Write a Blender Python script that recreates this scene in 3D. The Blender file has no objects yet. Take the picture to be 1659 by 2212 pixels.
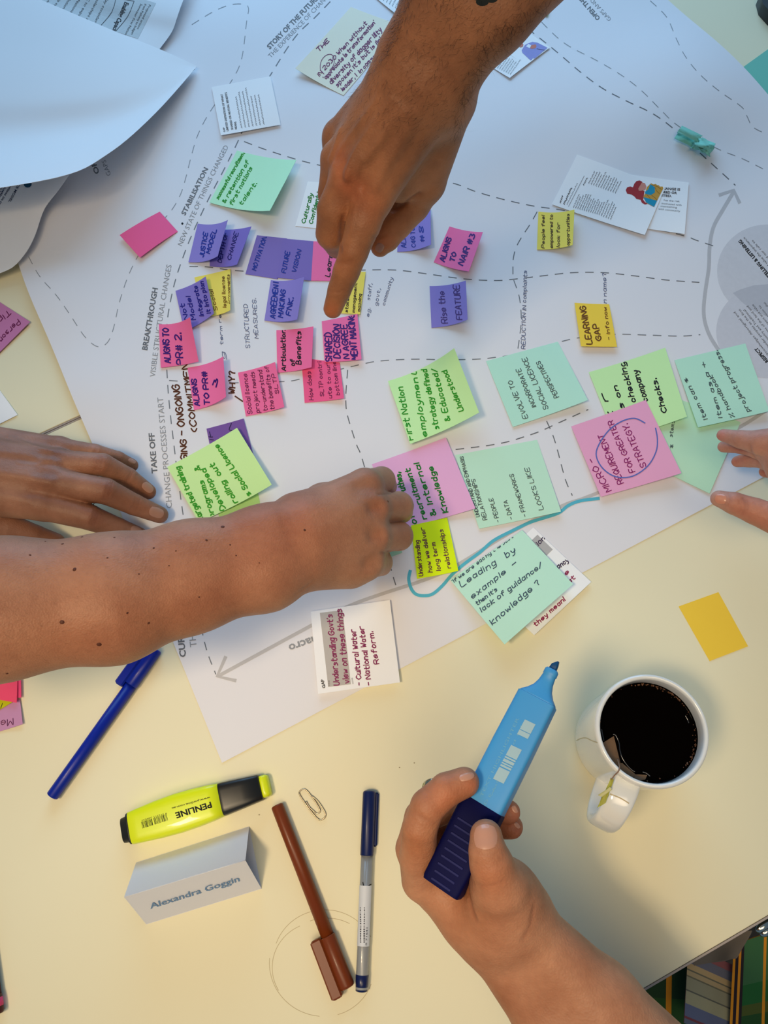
import bpy, math, random
import numpy as np
from mathutils import Vector, Matrix
from mathutils.bvhtree import BVHTree

# ------------------------------------------------------------------ camera
F, CXP, CYP, HC = 1661.0, 829.5, 1106.0, 674.0        # focal length in px of the 1659x2212 frame, lens height over the table in mm
TZ = 740.0                                             # table top above the floor, mm
_n = np.array([.0787, .387, 1.]); _n /= np.linalg.norm(_n)
_ex = np.array([1., 0, 0]) - _n[0]*_n; _ex /= np.linalg.norm(_ex)
_ey = np.cross(_ex, _n)
RW = np.array([_ex, _ey, -_n])                         # rows: world axes in camera coordinates (x right, y down, z forward)
S = .001
scene = bpy.context.scene
cam_d = bpy.data.cameras.new('camera'); cam = bpy.data.objects.new('camera', cam_d)
scene.collection.objects.link(cam); scene.camera = cam
cam_d.sensor_fit = 'VERTICAL'; cam_d.sensor_height = 36.0; cam_d.lens = F/2212*36.0
cam_d.clip_start = .01; cam_d.clip_end = 50
_m = Matrix.Identity(4)
for i, v in enumerate((RW@np.array([1., 0, 0]), RW@np.array([0, -1., 0]), RW@np.array([0, 0, -1.]))):
    for j in range(3): _m[j][i] = v[j]
_m[2][3] = (HC+TZ)*S
cam.matrix_world = _m

# ------------------------------------------------------------------ light, exposure
scene.view_settings.view_transform = 'Standard'
scene.view_settings.look = 'None'
scene.view_settings.exposure = 0.0
scene.view_settings.gamma = 1.0
scene.view_settings.use_curve_mapping = False
world = bpy.data.worlds.new('room_light'); scene.world = world; world.use_nodes = True
bg = world.node_tree.nodes['Background']
bg.inputs[0].default_value = (.50, .74, 1.0, 1); bg.inputs[1].default_value = .22

def area(name, loc, target, size, power, color, size_y=None, spread=180):
    d = bpy.data.lights.new(name, 'AREA'); d.energy = power; d.color = color; d.size = size
    if size_y: d.shape = 'RECTANGLE'; d.size_y = size_y
    d.spread = math.radians(spread)
    o = bpy.data.objects.new(name, d); scene.collection.objects.link(o)
    o.location = loc
    o.rotation_euler = (Vector(target)-Vector(loc)).to_track_quat('-Z', 'Y').to_euler()
    return o
# warm ceiling panels over the near side of the table, daylight from the windows beyond its far side
area('ceiling_panel_light', (-.70, -.36, 2.75), (-.10, .04, .74), .40, 1.20, (1.0, .78, .50), .28, 42)
area('ceiling_panel_light', (-.05, -.72, 2.75), (-.14, .06, .74), 1.5, 1.72, (1.0, .78, .50), .9, 50)
area('window_light', (-.15, 1.95, 1.50), (.0, .6, .74), 1.5, 24, (.36, .66, 1.0), 1.1)
# ------------------------------------------------------------------ helpers
C = scene.collection
rnd = random.Random(7)

def U(x, y, h=0.0):
    """Point of the place at height h (mm over the table) seen at frame pixel (x, y), in mm, z over the table."""
    d = np.array([(x-CXP)/F, (y-CYP)/F, 1.0]); P = d*(HC-h)/(d@_n)
    w = RW@P; w[2] += HC
    return w
def ray(x, y):
    d = RW@np.array([(x-CXP)/F, (y-CYP)/F, 1.0]); return d/np.linalg.norm(d)
CAMP = Vector((0, 0, HC))
def unit(v):
    v = np.asarray(v, float); return v/np.linalg.norm(v)

def lin(c):
    return tuple(((v/255)/12.92 if v/255 <= .04045 else ((v/255+.055)/1.055)**2.4) for v in c)

def tag(o, label=None, cat=None, group=None, kind=None):
    if label: o['label'] = label
    if cat: o['category'] = cat
    if group: o['group'] = group
    if kind: o['kind'] = kind
    return o

def empty(name, loc, label, cat, group=None):
    o = bpy.data.objects.new(name, None); C.objects.link(o)
    o.location = (loc[0]*S, loc[1]*S, (loc[2]+TZ)*S); o.empty_display_size = .02
    return tag(o, label, cat, group)

def mesh(name, V, Fc, m=None, parent=None, smooth=False, kind=None):
    """V in mm (z over the table); becomes one object whose origin is the thing's base."""
    V = np.asarray(V, float)
    me = bpy.data.meshes.new(name)
    if parent is not None: org = np.array(parent.matrix_world_org)
    else:
        org = np.array([V[:, 0].mean(), V[:, 1].mean(), V[:, 2].min()])
    W = (V-org)*S
    if isinstance(Fc, np.ndarray):
        k = Fc.shape[1]
        me.vertices.add(len(W)); me.vertices.foreach_set('co', W.astype(np.float32).ravel())
        me.loops.add(Fc.size); me.loops.foreach_set('vertex_index', Fc.astype(np.int32).ravel())
        me.polygons.add(len(Fc)); me.polygons.foreach_set('loop_start', np.arange(0, Fc.size, k, dtype=np.int32))
        me.update(calc_edges=True)
    else:
        me.from_pydata([tuple(v) for v in W], [], [tuple(f) for f in Fc])
    if smooth: me.polygons.foreach_set('use_smooth', np.ones(len(me.polygons), bool))
    if m: me.materials.append(m)
    me.validate()
    o = bpy.data.objects.new(name, me); C.objects.link(o)
    if parent is not None: o.parent = parent
    else: o.location = (org[0]*S, org[1]*S, (org[2]+TZ)*S)
    if kind: o['kind'] = kind
    o_org[o.name] = org
    return o
o_org = {}

# parent origins: look up through a small proxy so mesh() can place children in the parent's space
_real_mesh = mesh
def mesh(name, V, Fc, m=None, parent=None, smooth=False, kind=None, label=None):
    V = np.asarray(V, float)
    if parent is not None:
        class _p: pass
        pr = _p(); pr.matrix_world_org = o_org[parent.name]
        o = _real_mesh(name, V, Fc, m, None, smooth, kind)
        # re-origin on the parent
        org = o_org[o.name]; d = (org-o_org[parent.name])*S
        o.parent = parent; o.location = tuple(d)
    else:
        o = _real_mesh(name, V, Fc, m, None, smooth, kind)
    if label: o['label'] = label
    return o
def thing(name, loc, label, cat, group=None):
    o = empty(name, loc, label, cat, group); o_org[o.name] = np.array(loc, float); return o

# ---- materials
def principled(name, col, rough=.6, spec=.3, noise=.03, nscale=40, bump=0, bscale=300, metallic=0, transl=0, coat=0, sss=0, alpha=1, linear=False, trans=0):
    m = bpy.data.materials.new(name); m.use_nodes = True
    nt = m.node_tree; b = nt.nodes['Principled BSDF']; out = nt.nodes['Material Output']
    c = col if linear else lin(col)
    tc = nt.nodes.new('ShaderNodeTexCoord')
    nz = nt.nodes.new('ShaderNodeTexNoise'); nz.inputs['Scale'].default_value = nscale; nz.inputs['Detail'].default_value = 4
    nt.links.new(tc.outputs['Object'], nz.inputs['Vector'])
    mx = nt.nodes.new('ShaderNodeMix'); mx.data_type = 'RGBA'
    mx.inputs[6].default_value = (*[v*(1-noise) for v in c], 1); mx.inputs[7].default_value = (*[min(1, v*(1+noise)) for v in c], 1)
    nt.links.new(nz.outputs['Fac'], mx.inputs[0]); nt.links.new(mx.outputs[2], b.inputs['Base Color'])
    b.inputs['Roughness'].default_value = rough; b.inputs['Specular IOR Level'].default_value = spec
    b.inputs['Metallic'].default_value = metallic
    b.inputs['Coat Weight'].default_value = coat
    if trans: b.inputs['Transmission Weight'].default_value = trans
    if sss:
        b.inputs['Subsurface Weight'].default_value = sss; b.inputs['Subsurface Radius'].default_value = (1, .35, .18)
        b.inputs['Subsurface Scale'].default_value = .004
    if bump:
        n2 = nt.nodes.new('ShaderNodeTexNoise'); n2.inputs['Scale'].default_value = bscale; n2.inputs['Detail'].default_value = 3
        nt.links.new(tc.outputs['Object'], n2.inputs['Vector'])
        bp = nt.nodes.new('ShaderNodeBump'); bp.inputs['Strength'].default_value = bump; bp.inputs['Distance'].default_value = .001
        nt.links.new(n2.outputs['Fac'], bp.inputs['Height']); nt.links.new(bp.outputs[0], b.inputs['Normal'])
    if transl:
        tr = nt.nodes.new('ShaderNodeBsdfTranslucent'); nt.links.new(mx.outputs[2], tr.inputs['Color'])
        ms = nt.nodes.new('ShaderNodeMixShader'); ms.inputs[0].default_value = transl
        nt.links.new(b.outputs[0], ms.inputs[1]); nt.links.new(tr.outputs[0], ms.inputs[2]); nt.links.new(ms.outputs[0], out.inputs['Surface'])
    m['c'] = list(c)
    return m
_mc = {}
def ink(col, rough=.6):
    k = (tuple(col), rough)
    if k not in _mc: _mc[k] = principled('ink', col, rough, .2, .06, 200)
    return _mc[k]
def paper(col, transl=.12):
    transl = min(transl, .05); k = ('p', tuple(col), transl)
    if k not in _mc: _mc[k] = principled('paper', col, .75, .15, .015, 30, .06, 900, transl=transl)
    return _mc[k]

# ---- BVH projection: where a line of sight meets a surface
def bvh_of(V, Fc): return BVHTree.FromPolygons([tuple(v) for v in np.asarray(V, float)], [tuple(int(i) for i in f) for f in Fc])
def hit(bvh, x, y, off=.22):
    d = Vector(ray(x, y)); p, nrm, i, t = bvh.ray_cast(CAMP, d)
    if p is None: return None
    if nrm.dot(d) > 0: nrm = -nrm
    return np.array(p + nrm*off)

# ---- grids and sheets
def grid_faces(nu, nv, off=0):
    a = np.arange(nu*nv).reshape(nu, nv)+off
    return np.stack([a[:-1, :-1], a[1:, :-1], a[1:, 1:], a[:-1, 1:]], -1).reshape(-1, 4)
def thick_sheet(G, th):
    """G: (nu,nv,3) points of the upper face; returns closed thin solid"""
    nu, nv = G.shape[:2]
    du = np.gradient(G, axis=0); dv = np.gradient(G, axis=1)
    nn = np.cross(du, dv); nn /= np.linalg.norm(nn, axis=2, keepdims=True)+1e-9
    if nn[..., 2].mean() < 0: nn = -nn; flip = True
    else: flip = False
    B = G-nn*th
    N = nu*nv
    ft = grid_faces(nu, nv); fb = grid_faces(nu, nv, N)[:, ::-1]
    idx = np.arange(N).reshape(nu, nv)
    loop = np.concatenate([idx[:, 0], idx[-1, 1:], idx[-2::-1, -1], idx[0, -2:0:-1]])
    l2 = np.roll(loop, -1)
    m_ = len(loop); k_ = np.arange(m_); k2 = np.roll(k_, -1)
    V = np.concatenate([G.reshape(-1, 3), B.reshape(-1, 3), G.reshape(-1, 3)[loop], B.reshape(-1, 3)[loop]])
    fs = np.stack([2*N+k_, 2*N+m_+k_, 2*N+m_+k2, 2*N+k2], -1)
    Fc = np.concatenate([ft, fb, fs])
    if flip: Fc = Fc[:, ::-1]
    return V, Fc, ft

# gentle waves of the big paper sheet, mm over the table, in world mm
_bumps = [(1475, 150, 7, 55), (1400, 270, 4, 50), (1560, 230, 5, 45), (1250, 200, 3.5, 60), (1330, 330, 2.5, 50), (95, 640, 7, 40), (110, 760, 3, 50),
          (1150, 260, 3, 60), (520, 60, 2.2, 50), (620, 240, 2.0, 45), (1050, 330, 2.0, 50), (200, 470, 4, 60), (170, 860, 3, 35), (1500, 480, 2.0, 60)]
_bw = [(U(a, b)[:2], c*1.5, s) for a, b, c, s in _bumps]
def zp(x, y):
    z = .5+.25*(1+np.sin(x*.021+y*.013))*.5+.2*(1+np.sin(y*.03-x*.01))*.5
    for p, a, s in _bw: z = z+a*np.exp(-((x-p[0])**2+(y-p[1])**2)/(2*s*s))
    return z

BV = {}
def sheet(name, q, lift=(0, 0, 0, 0), base=.5, col=(255, 255, 255), side='L', th=.25, n=12, on='poster', label=None, cat='sticky note', group=None, transl=.12, parent=None, power=2.2, m=None, key=None):
    """A sheet of paper from its four corners as seen (TL, TR, BR, BL) and how far each is lifted; side = glued edge."""
    if cat == 'sticky note': lift = tuple(v*1.35 for v in lift)
    W = [U(x, y, base+l+(zp(*U(x, y)[:2]) if on == 'poster' else 0)) for (x, y), l in zip(q, lift)]
    G = np.zeros((n, n, 3))
    for i in range(n):
        for j in range(n):
            s, t = i/(n-1), j/(n-1)
            w = ((1-s)*(1-t), s*(1-t), s*t, (1-s)*t)
            xy = sum(wi*Wi[:2] for wi, Wi in zip(w, W))
            s2, t2 = s, t
            if side == 'L': s2 = s**power
            elif side == 'R': s2 = 1-(1-s)**power
            elif side == 'T': t2 = t**power
            elif side == 'B': t2 = 1-(1-t)**power
            w2 = ((1-s2)*(1-t2), s2*(1-t2), s2*t2, (1-s2)*t2)
            z = base+sum(wi*li for wi, li in zip(w2, lift))+(zp(*xy) if on == 'poster' else 0)
            G[i, j] = (xy[0], xy[1], z)
    V, Fc, ft = thick_sheet(G, th)
    o = mesh(name, V, Fc, m or paper(col, transl), parent, True)
    for p in o.data.polygons[len(ft):]: p.use_smooth = False
    if label: tag(o, label, cat, group)
    BV[key or o.name] = bvh_of(V[:n*n], ft)
    o['_bv'] = key or o.name
    return o
def bvo(o): return BV[o['_bv']]

# ---- single-stroke hand lettering. x: digit 0-4, height: letter a(-2)..c(baseline)..g(x-height)..i(cap)
GL = {
'A': '0c2i4c;1e3e', 'B': '0c0i2i3h2f0f;2f4e3c0c', 'C': '4h2i0g0e2c4d', 'D': '0c0i2i4g4e2c0c', 'E': '4i0i0c4c;0f3f', 'F': '4i0i0c;0f3f', 'G': '4h2i0g0e2c4d4f2f',
'H': '0c0i;4c4i;0f4f', 'I': '0c0i', 'J': '3i3d2c0d', 'K': '0c0i;4i0f4c', 'L': '0i0c4c', 'M': '0c0i2e4i4c', 'N': '0c0i4c4i', 'O': '2i0g0e2c4e4g2i', 'P': '0c0i3i4g3f0f',
'Q': '2i0g0e2c4e4g2i;2e4c', 'R': '0c0i3i4g3f0f;2f4c', 'S': '4h2i0h1f3f4d2c0d', 'T': '0i4i;2i2c', 'U': '0i0d2c4d4i', 'V': '0i2c4i', 'W': '0i1c2g3c4i', 'X': '0i4c;4i0c',
'Y': '0i2f4i;2f2c', 'Z': '0i4i0c4c', 'a': '3f1g0e1c3d;3g3c', 'b': '0i0c;0f2g3e2c0c', 'c': '3f1g0e1c3d', 'd': '3f1g0e1c3d;3i3c', 'e': '0e3e2g0f0d1c3d', 'f': '3i2i1h1c;0g3g',
'g': '3f1g0e1c3d;3g3b2a0a', 'h': '0i0c;0f2g3f3c', 'i': '0g0c;0h0i', 'j': '2g2b1a0a;2h2i', 'k': '0i0c;3g0e3c', 'l': '0i0c', 'm': '0g0c;0f1g2f2c;2f3g4f4c', 'n': '0g0c;0f2g3f3c',
'o': '1g0e1c3d3f1g', 'p': '0g0a;0f2g3e2c0c', 'q': '3g3a;3f1g0e1c3d', 'r': '0g0c;0f1g3g', 's': '3f1g0f2e3d1c0c', 't': '1i1d2c3c;0g3g', 'u': '0g0d1c3d;3g3c', 'v': '0g2c3g',
'w': '0g1c2f3c4g', 'x': '0g3c;3g0c', 'y': '0g1d3e;3g2b1a0a', 'z': '0g3g0c3c', '0': '2i0g0e2c4e4g2i', '1': '0h1i1c', '2': '0h2i4h3f0c4c', '3': '0i3h2f4e3c0c', '4': '3c3i0e4e',
'5': '4i0i0f3f4e3c0c', '6': '3i0f0d2c4e2f0e', '7': '0i4i1c', '8': '2f0h2i4h2f0d2c4d2f', '9': '4g2f0g1i4h3c', '#': '1c1i;3c3i;0g4g;0e4e', '&': '4c0h1i2h0e1c4e',
'*': '0g4e;1h3d;3h1d;2h2d', '-': '0f3f', '.': '0c0d', ',': '1d0b', ':': '0f0g;0c0d', '?': '0h2i3h2f2e;2c2d', '!': '0i0e;0c0d', "'": '0i0h', '/': '0c3i', '(': '2i0g0e2c', ')': '0i2g2e0c', '%': '0c4i;0h1i;3c4d', '+': '2d2h;0f4f', '\\': '0i3c'}
def _cr(P, k=3):
    P = [np.array(p, float) for p in P]
    if len(P) < 3: return P
    out = []
    for i in range(len(P)-1):
        p0 = P[max(i-1, 0)]; p1 = P[i]; p2 = P[i+1]; p3 = P[min(i+2, len(P)-1)]
        for j in range(k):
            t = j/k
            out.append(.5*((2*p1)+(-p0+p2)*t+(2*p0-5*p1+4*p2-p3)*t*t+(-p0+3*p1-3*p2+p3)*t**3))
    out.append(P[-1]); return out
def ribbon(P, w):
    """quads of a stroke of width w along 2-D points"""
    P = np.array(P, float)
    if len(P) == 1: P = np.array([P[0]-(w/2, 0), P[0]+(w/2, 0)])
    T = np.gradient(P, axis=0); L = np.linalg.norm(T, axis=1, keepdims=True); T = T/np.maximum(L, 1e-6)
    P[0] -= T[0]*w*.35; P[-1] += T[-1]*w*.35
    N = np.stack([-T[:, 1], T[:, 0]], 1)*w/2
    V = np.empty((2*len(P), 2)); V[0::2] = P+N; V[1::2] = P-N
    Fc = [(2*i, 2*i+1, 2*i+3, 2*i+2) for i in range(len(P)-1)]
    return V, Fc
class Draw:
    """Collects flat marks in pixel coordinates and lays them on a surface."""
    def __init__(s): s.V = []; s.F = []
    def add(s, V, Fc):
        b = len(s.V); s.V += [tuple(v[:2]) for v in V]; s.F += [tuple(i+b for i in f) for f in Fc]
    def line(s, pts, w, smooth=0):
        P = _cr(pts, smooth) if smooth else [np.array(p, float) for p in pts]
        s.add(*ribbon(P, w)); return s
    def dash(s, pts, w, on=17, gap=16, smooth=6, start=0):
        P = np.array(_cr(pts, smooth)); d = np.r_[0, np.cumsum(np.linalg.norm(np.diff(P, axis=0), axis=1))]
        t = start
        while t < d[-1]:
            e = min(t+on, d[-1]); q = np.linspace(t, e, 4)
            s.add(*ribbon(np.stack([np.interp(q, d, P[:, 0]), np.interp(q, d, P[:, 1])], 1), w)); t += on+gap
        return s
    def poly(s, pts, cell=5.0):
        from mathutils.geometry import tessellate_polygon
        T = tessellate_polygon([[Vector((x, y, 0)) for x, y in pts]]); st = [tuple(tuple(map(float, pts[i])) for i in t) for t in T]; out = []
        while st:
            a, b, c = st.pop(); e = [(math.dist(a, b), a, b, c), (math.dist(b, c), b, c, a), (math.dist(c, a), c, a, b)]; L, p, q, r = max(e)
            if L > cell: m = ((p[0]+q[0])/2, (p[1]+q[1])/2); st += [(p, m, r), (m, q, r)]
            else: out.append((a, b, c))
        V = []; ix = {}
        F_ = []
        for t in out:
            f = []
            for v in t:
                k = (round(v[0], 3), round(v[1], 3))
                if k not in ix: ix[k] = len(V); V.append(k)
                f.append(ix[k])
            F_.append(tuple(f))
        s.add(V, F_); return s
    def fill(s, q, n=4):
        V = []
        for i in range(n+1):
            for j in range(n+1):
                u, v = i/n, j/n
                V.append(tuple((1-u)*(1-v)*np.array(q[0])+u*(1-v)*np.array(q[1])+u*v*np.array(q[2])+(1-u)*v*np.array(q[3])))
        s.add(V, [(i*(n+1)+j, (i+1)*(n+1)+j, (i+1)*(n+1)+j+1, i*(n+1)+j+1) for i in range(n) for j in range(n)]); return s
    def disc(s, c, rx, ry, n=48, a0=0):
        return s.poly([(c[0]+rx*math.cos(2*math.pi*k/n), c[1]+ry*math.sin(2*math.pi*k/n)) for k in range(n)], max(3.0, min(12.0, rx/3)))
    def pen(s, txt, A, B, h, w, jit=.38, slant=.12, bend=0):
        A = np.array(A, float); B = np.array(B, float); L = np.linalg.norm(B-A); d = (B-A)/L; up = np.array([d[1], -d[0]])
        x = 0; pos = []
        for ch in txt:
            g = GL.get(ch)
            if g is None: pos.append((x, None)); x += 2.4; continue
            mx = max(int(c) for c in g[0::1] if c.isdigit())
            pos.append((x, g)); x += mx+1.7
        sc = L/max(x-1.7, 1)
        for x0, g in pos:
            if not g: continue
            jy = rnd.uniform(-jit, jit)*.8; rot = rnd.uniform(-jit, jit)*.12; js = 1+rnd.uniform(-jit, jit)*.3
            for st in g.split(';'):
                pts = []
                for k in range(0, len(st), 2):
                    px = int(st[k])+rnd.uniform(-jit, jit)*.5; py = (ord(st[k+1])-99)*js+rnd.uniform(-jit, jit)*.6+jy
                    px += py*slant+py*rot
                    X = (x0+px)*sc; Y = py*h/6
                    bb = bend*4*(X/L)*(1-X/L)
                    pts.append(A+d*X+up*(Y+bb))
                s.add(*ribbon(_cr(pts, 3), w))
        return s
    def type(s, txt, A, B, h, bold=0, bend=0):
        """printed letters from the built-in typeface, fitted between A and B with cap height h"""
        A = np.array(A, float); B = np.array(B, float); L = np.linalg.norm(B-A); d = (B-A)/L; up = np.array([d[1], -d[0]])
        V, Fc = type_mesh(txt, bold); x0, x1 = V[:, 0].min(), V[:, 0].max()
        X = (V[:, 0]-x0)/(x1-x0)*L; Y = V[:, 1]*h/.73
        bb = bend*4*(X/L)*(1-X/L)
        s.add(A+np.outer(X, d)+np.outer(Y+bb, up), Fc); return s
    def lines(s, A, B, step, n, h, w, seed=1, bold=False):
        """rows of small body print too fine to read"""
        r = random.Random(seed); A = np.array(A, float); B = np.array(B, float); step = np.array(step, float)
        for k in range(n):
            a = A+step*k; b = a+(B-A)*r.uniform(.72, 1.0); L = np.linalg.norm(b-a); d = (b-a)/L; x = 0
            while x < L-2:
                wl = min(r.uniform(4, 12), L-x); m = max(2, int(wl/1.6)); up = np.array([d[1], -d[0]])
                pts = [a+d*(x+wl*i/m)+up*h*(.5+(.5 if i % 2 else -.35)*r.uniform(.6, 1)) for i in range(m+1)]
                s.add(*ribbon(pts, w)); x += wl+1.8
        return s
    def put(s, name, bvh, m, parent, off=.22, label=None, kind=None):
        H = [hit(bvh, x, y, off) for x, y in s.V]
        keep = [f for f in s.F if all(H[i] is not None for i in f)]
        if not keep: return None
        used = sorted({i for f in keep for i in f}); mp = {v: k for k, v in enumerate(used)}
        o = mesh(name, [H[i] for i in used], [tuple(mp[i] for i in f) for f in keep], m, parent)
        if label: o['label'] = label
        if kind: o['kind'] = kind
        o.visible_shadow = True
        return o
_tm = {}
def type_mesh(txt, bold=0):
    k = (txt, bold)
    if k in _tm: return _tm[k]
    cu = bpy.data.curves.new('t', 'FONT'); cu.body = txt; cu.size = 1; cu.resolution_u = 2; cu.offset = bold
    ob = bpy.data.objects.new('t', cu); C.objects.link(ob)
    me = ob.to_mesh()
    V = np.array([tuple(v.co)[:2] for v in me.vertices]); Fc = [tuple(p.vertices) for p in me.polygons]
    ob.to_mesh_clear(); bpy.data.objects.remove(ob); bpy.data.curves.remove(cu)
    _tm[k] = (V, Fc); return _tm[k]

# ---- solids
def frame(a, up=(0, 0, 1)):
    a = unit(a); s = np.cross(a, up); s = unit(s); u = np.cross(s, a); return a, s, u
def loft(rings, caps=True):
    n = len(rings[0]); V = np.concatenate(rings); Fc = []
    for i in range(len(rings)-1):
        for j in range(n):
            Fc.append((i*n+j, i*n+(j+1) % n, (i+1)*n+(j+1) % n, (i+1)*n+j))
    if caps: Fc.append(tuple(range(n-1, -1, -1))); Fc.append(tuple((len(rings)-1)*n+j for j in range(n)))
    return V, Fc
def ring(c, s, u, rx, ry, n=28, p=2.0):
    out = []
    for k in range(n):
        t = 2*math.pi*k/n; cx, sy = math.cos(t), math.sin(t)
        out.append(c+s*rx*math.copysign(abs(cx)**(2/p), cx)+u*ry*math.copysign(abs(sy)**(2/p), sy))
    return np.array(out)
def tube(P, r, n=10, closed=False):
    P = np.array(P, float); R = np.full(len(P), r) if np.isscalar(r) else np.array(r)
    T = np.gradient(P, axis=0); rings = []; up = np.array([.13, .21, .97])
    for i in range(len(P)):
        a = unit(T[i]); s = unit(np.cross(a, up)); u = np.cross(s, a); rings.append(ring(P[i], s, u, R[i], R[i], n))
    return loft(rings)
def box_on(c, a, s, u, la, ls, lu, bev=.8):
    """bevelled box with centre c and half sizes along a, s, u"""
    rings = []
    for t, k in ((-la, bev), (-la+bev, 0), (la-bev, 0), (la, bev)):
        hs, hu = ls-k, lu-k; b = bev
        pts = [(-hs, -hu+b), (-hs+b, -hu), (hs-b, -hu), (hs, -hu+b), (hs, hu-b), (hs-b, hu), (-hs+b, hu), (-hs, hu-b)]
        rings.append(np.array([c+a*t+s*x+u*y for x, y in pts]))
    return loft(rings)
# ------------------------------------------------------------------ setting: floor and the two tables
floor = mesh('floor', [(-3000, -3000, -TZ), (3000, -3000, -TZ), (3000, 3500, -TZ), (-3000, 3500, -TZ)], [(0, 1, 2, 3)],
             principled('carpet', (70, 66, 62), .95, .1, .25, 60, .5, 400)); tag(floor, kind='structure')
lam = principled('cream_laminate', (238, 230, 196), .50, .14, .02, 9, .025, 500)
band = principled('grey_edge_band', (172, 160, 152), .45, .4)
steel = principled('steel', (150, 150, 152), .3, .5, metallic=1)
ta = math.radians(26.6); td = np.array([math.cos(ta), math.sin(ta), 0]); tn = np.array([-math.sin(ta), math.cos(ta), 0]); zz = np.array([0, 0, 1.])
def table(o0, o1, x0, x1, label):
    c = td*(x0+x1)/2+tn*(o0+o1)/2
    t = thing('table', (c[0], c[1], -TZ), label, 'table')
    hx, hy = (x1-x0)/2, (o1-o0)/2
    V, Fc = box_on(c+zz*-10, td, tn, zz, hx-2, hy-2, 10, .5); mesh('tabletop', V, Fc, lam, t)
    for sgn in (-1, 1):
        V, Fc = box_on(c+tn*sgn*(hy-.8)+zz*-12.4, td, tn, zz, hx, .8, 12, .3); mesh('edge_band', V, Fc, band, t)
    for sx in (-1, 1):
        for sy in (-1, 1):
            p = c+td*sx*(hx-80)+tn*sy*(hy-70)
            V, Fc = loft([ring(p+zz*z, td, tn, 20, 20, 16) for z in (-21, -TZ+.2)]); mesh('leg', V, Fc, steel, t, True)
    return t
near_o = -177.5; seam_o = 496.8
tA = table(near_o, seam_o-.4, -900, 900, 'cream laminate table with a grey edge, under the bottom of the poster, mug and pens')
tB = table(seam_o+.4, seam_o+680, -900, 900, 'cream laminate table beyond the seam at left, under the far half of the poster')
# table surface for laying marks
_q = [(-1200, -700, 0), (1200, -700, 0), (1200, 2200, 0), (-1200, 2200, 0)]
BV['table'] = bvh_of(_q, [(0, 1, 2, 3)])
D = Draw()
for (cx, cy, r, a0, a1) in ((702, 2075, 112, 200, 335), (700, 2080, 118, 95, 190), (688, 2090, 100, 150, 250), (700, 2090, 108, 20, 80), (706, 2085, 104, 250, 300)):
    D.line([(cx+r*math.cos(math.radians(a)), cy+r*.98*math.sin(math.radians(a))) for a in range(a0, a1, 6)], 1.3, 2)
D.put('coffee_ring_stain', BV['table'], principled('stain', (196, 180, 140), .5, .2, .1, 60), tA, .05, 'faint brown ring stains')
for x, y in ((895, 1648), (863, 1658), (470, 1536), (560, 1760)): Draw().disc((x, y), 1.6, 1.3, 8).put('crumb', BV['table'], ink((150, 135, 100)), tA, .1)

# ------------------------------------------------------------------ the big poster
BL = U(480, 1648)[:2]; LFT = U(45, 575)[:2]; d1 = (LFT-BL)/np.linalg.norm(LFT-BL); d2 = np.array([d1[1], -d1[0]])
nu, nv = 150, 215; Wp, Lp = 833., 1190.
a = np.linspace(0, Wp, nu)[:, None]; b = np.linspace(0, Lp, nv)[None, :]
X = BL[0]+d2[0]*a+d1[0]*b; Y = BL[1]+d2[1]*a+d1[1]*b
G = np.stack([X, Y, zp(X, Y)], -1)
V, Fc, ft = thick_sheet(G, .22)
white = principled('poster_paper', (232, 230, 233), .62, .22, .008, 8, .03, 500)
poster = mesh('poster', V, Fc, white, None, True)
tag(poster, 'very large white workshop poster printed with dashed curves, spread across both tables under the notes', 'poster')
BP = BV['poster'] = bvh_of(V[:nu*nv], ft)
gd, gm, gl = ink((112, 114, 118)), ink((150, 152, 156)), ink((168, 166, 168))
dk = ink((124, 127, 132))
def dashes(paths):
    for pts, w, m in paths: Draw().dash(pts, w).put('dashed_line', BP, m, poster, .12)
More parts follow.
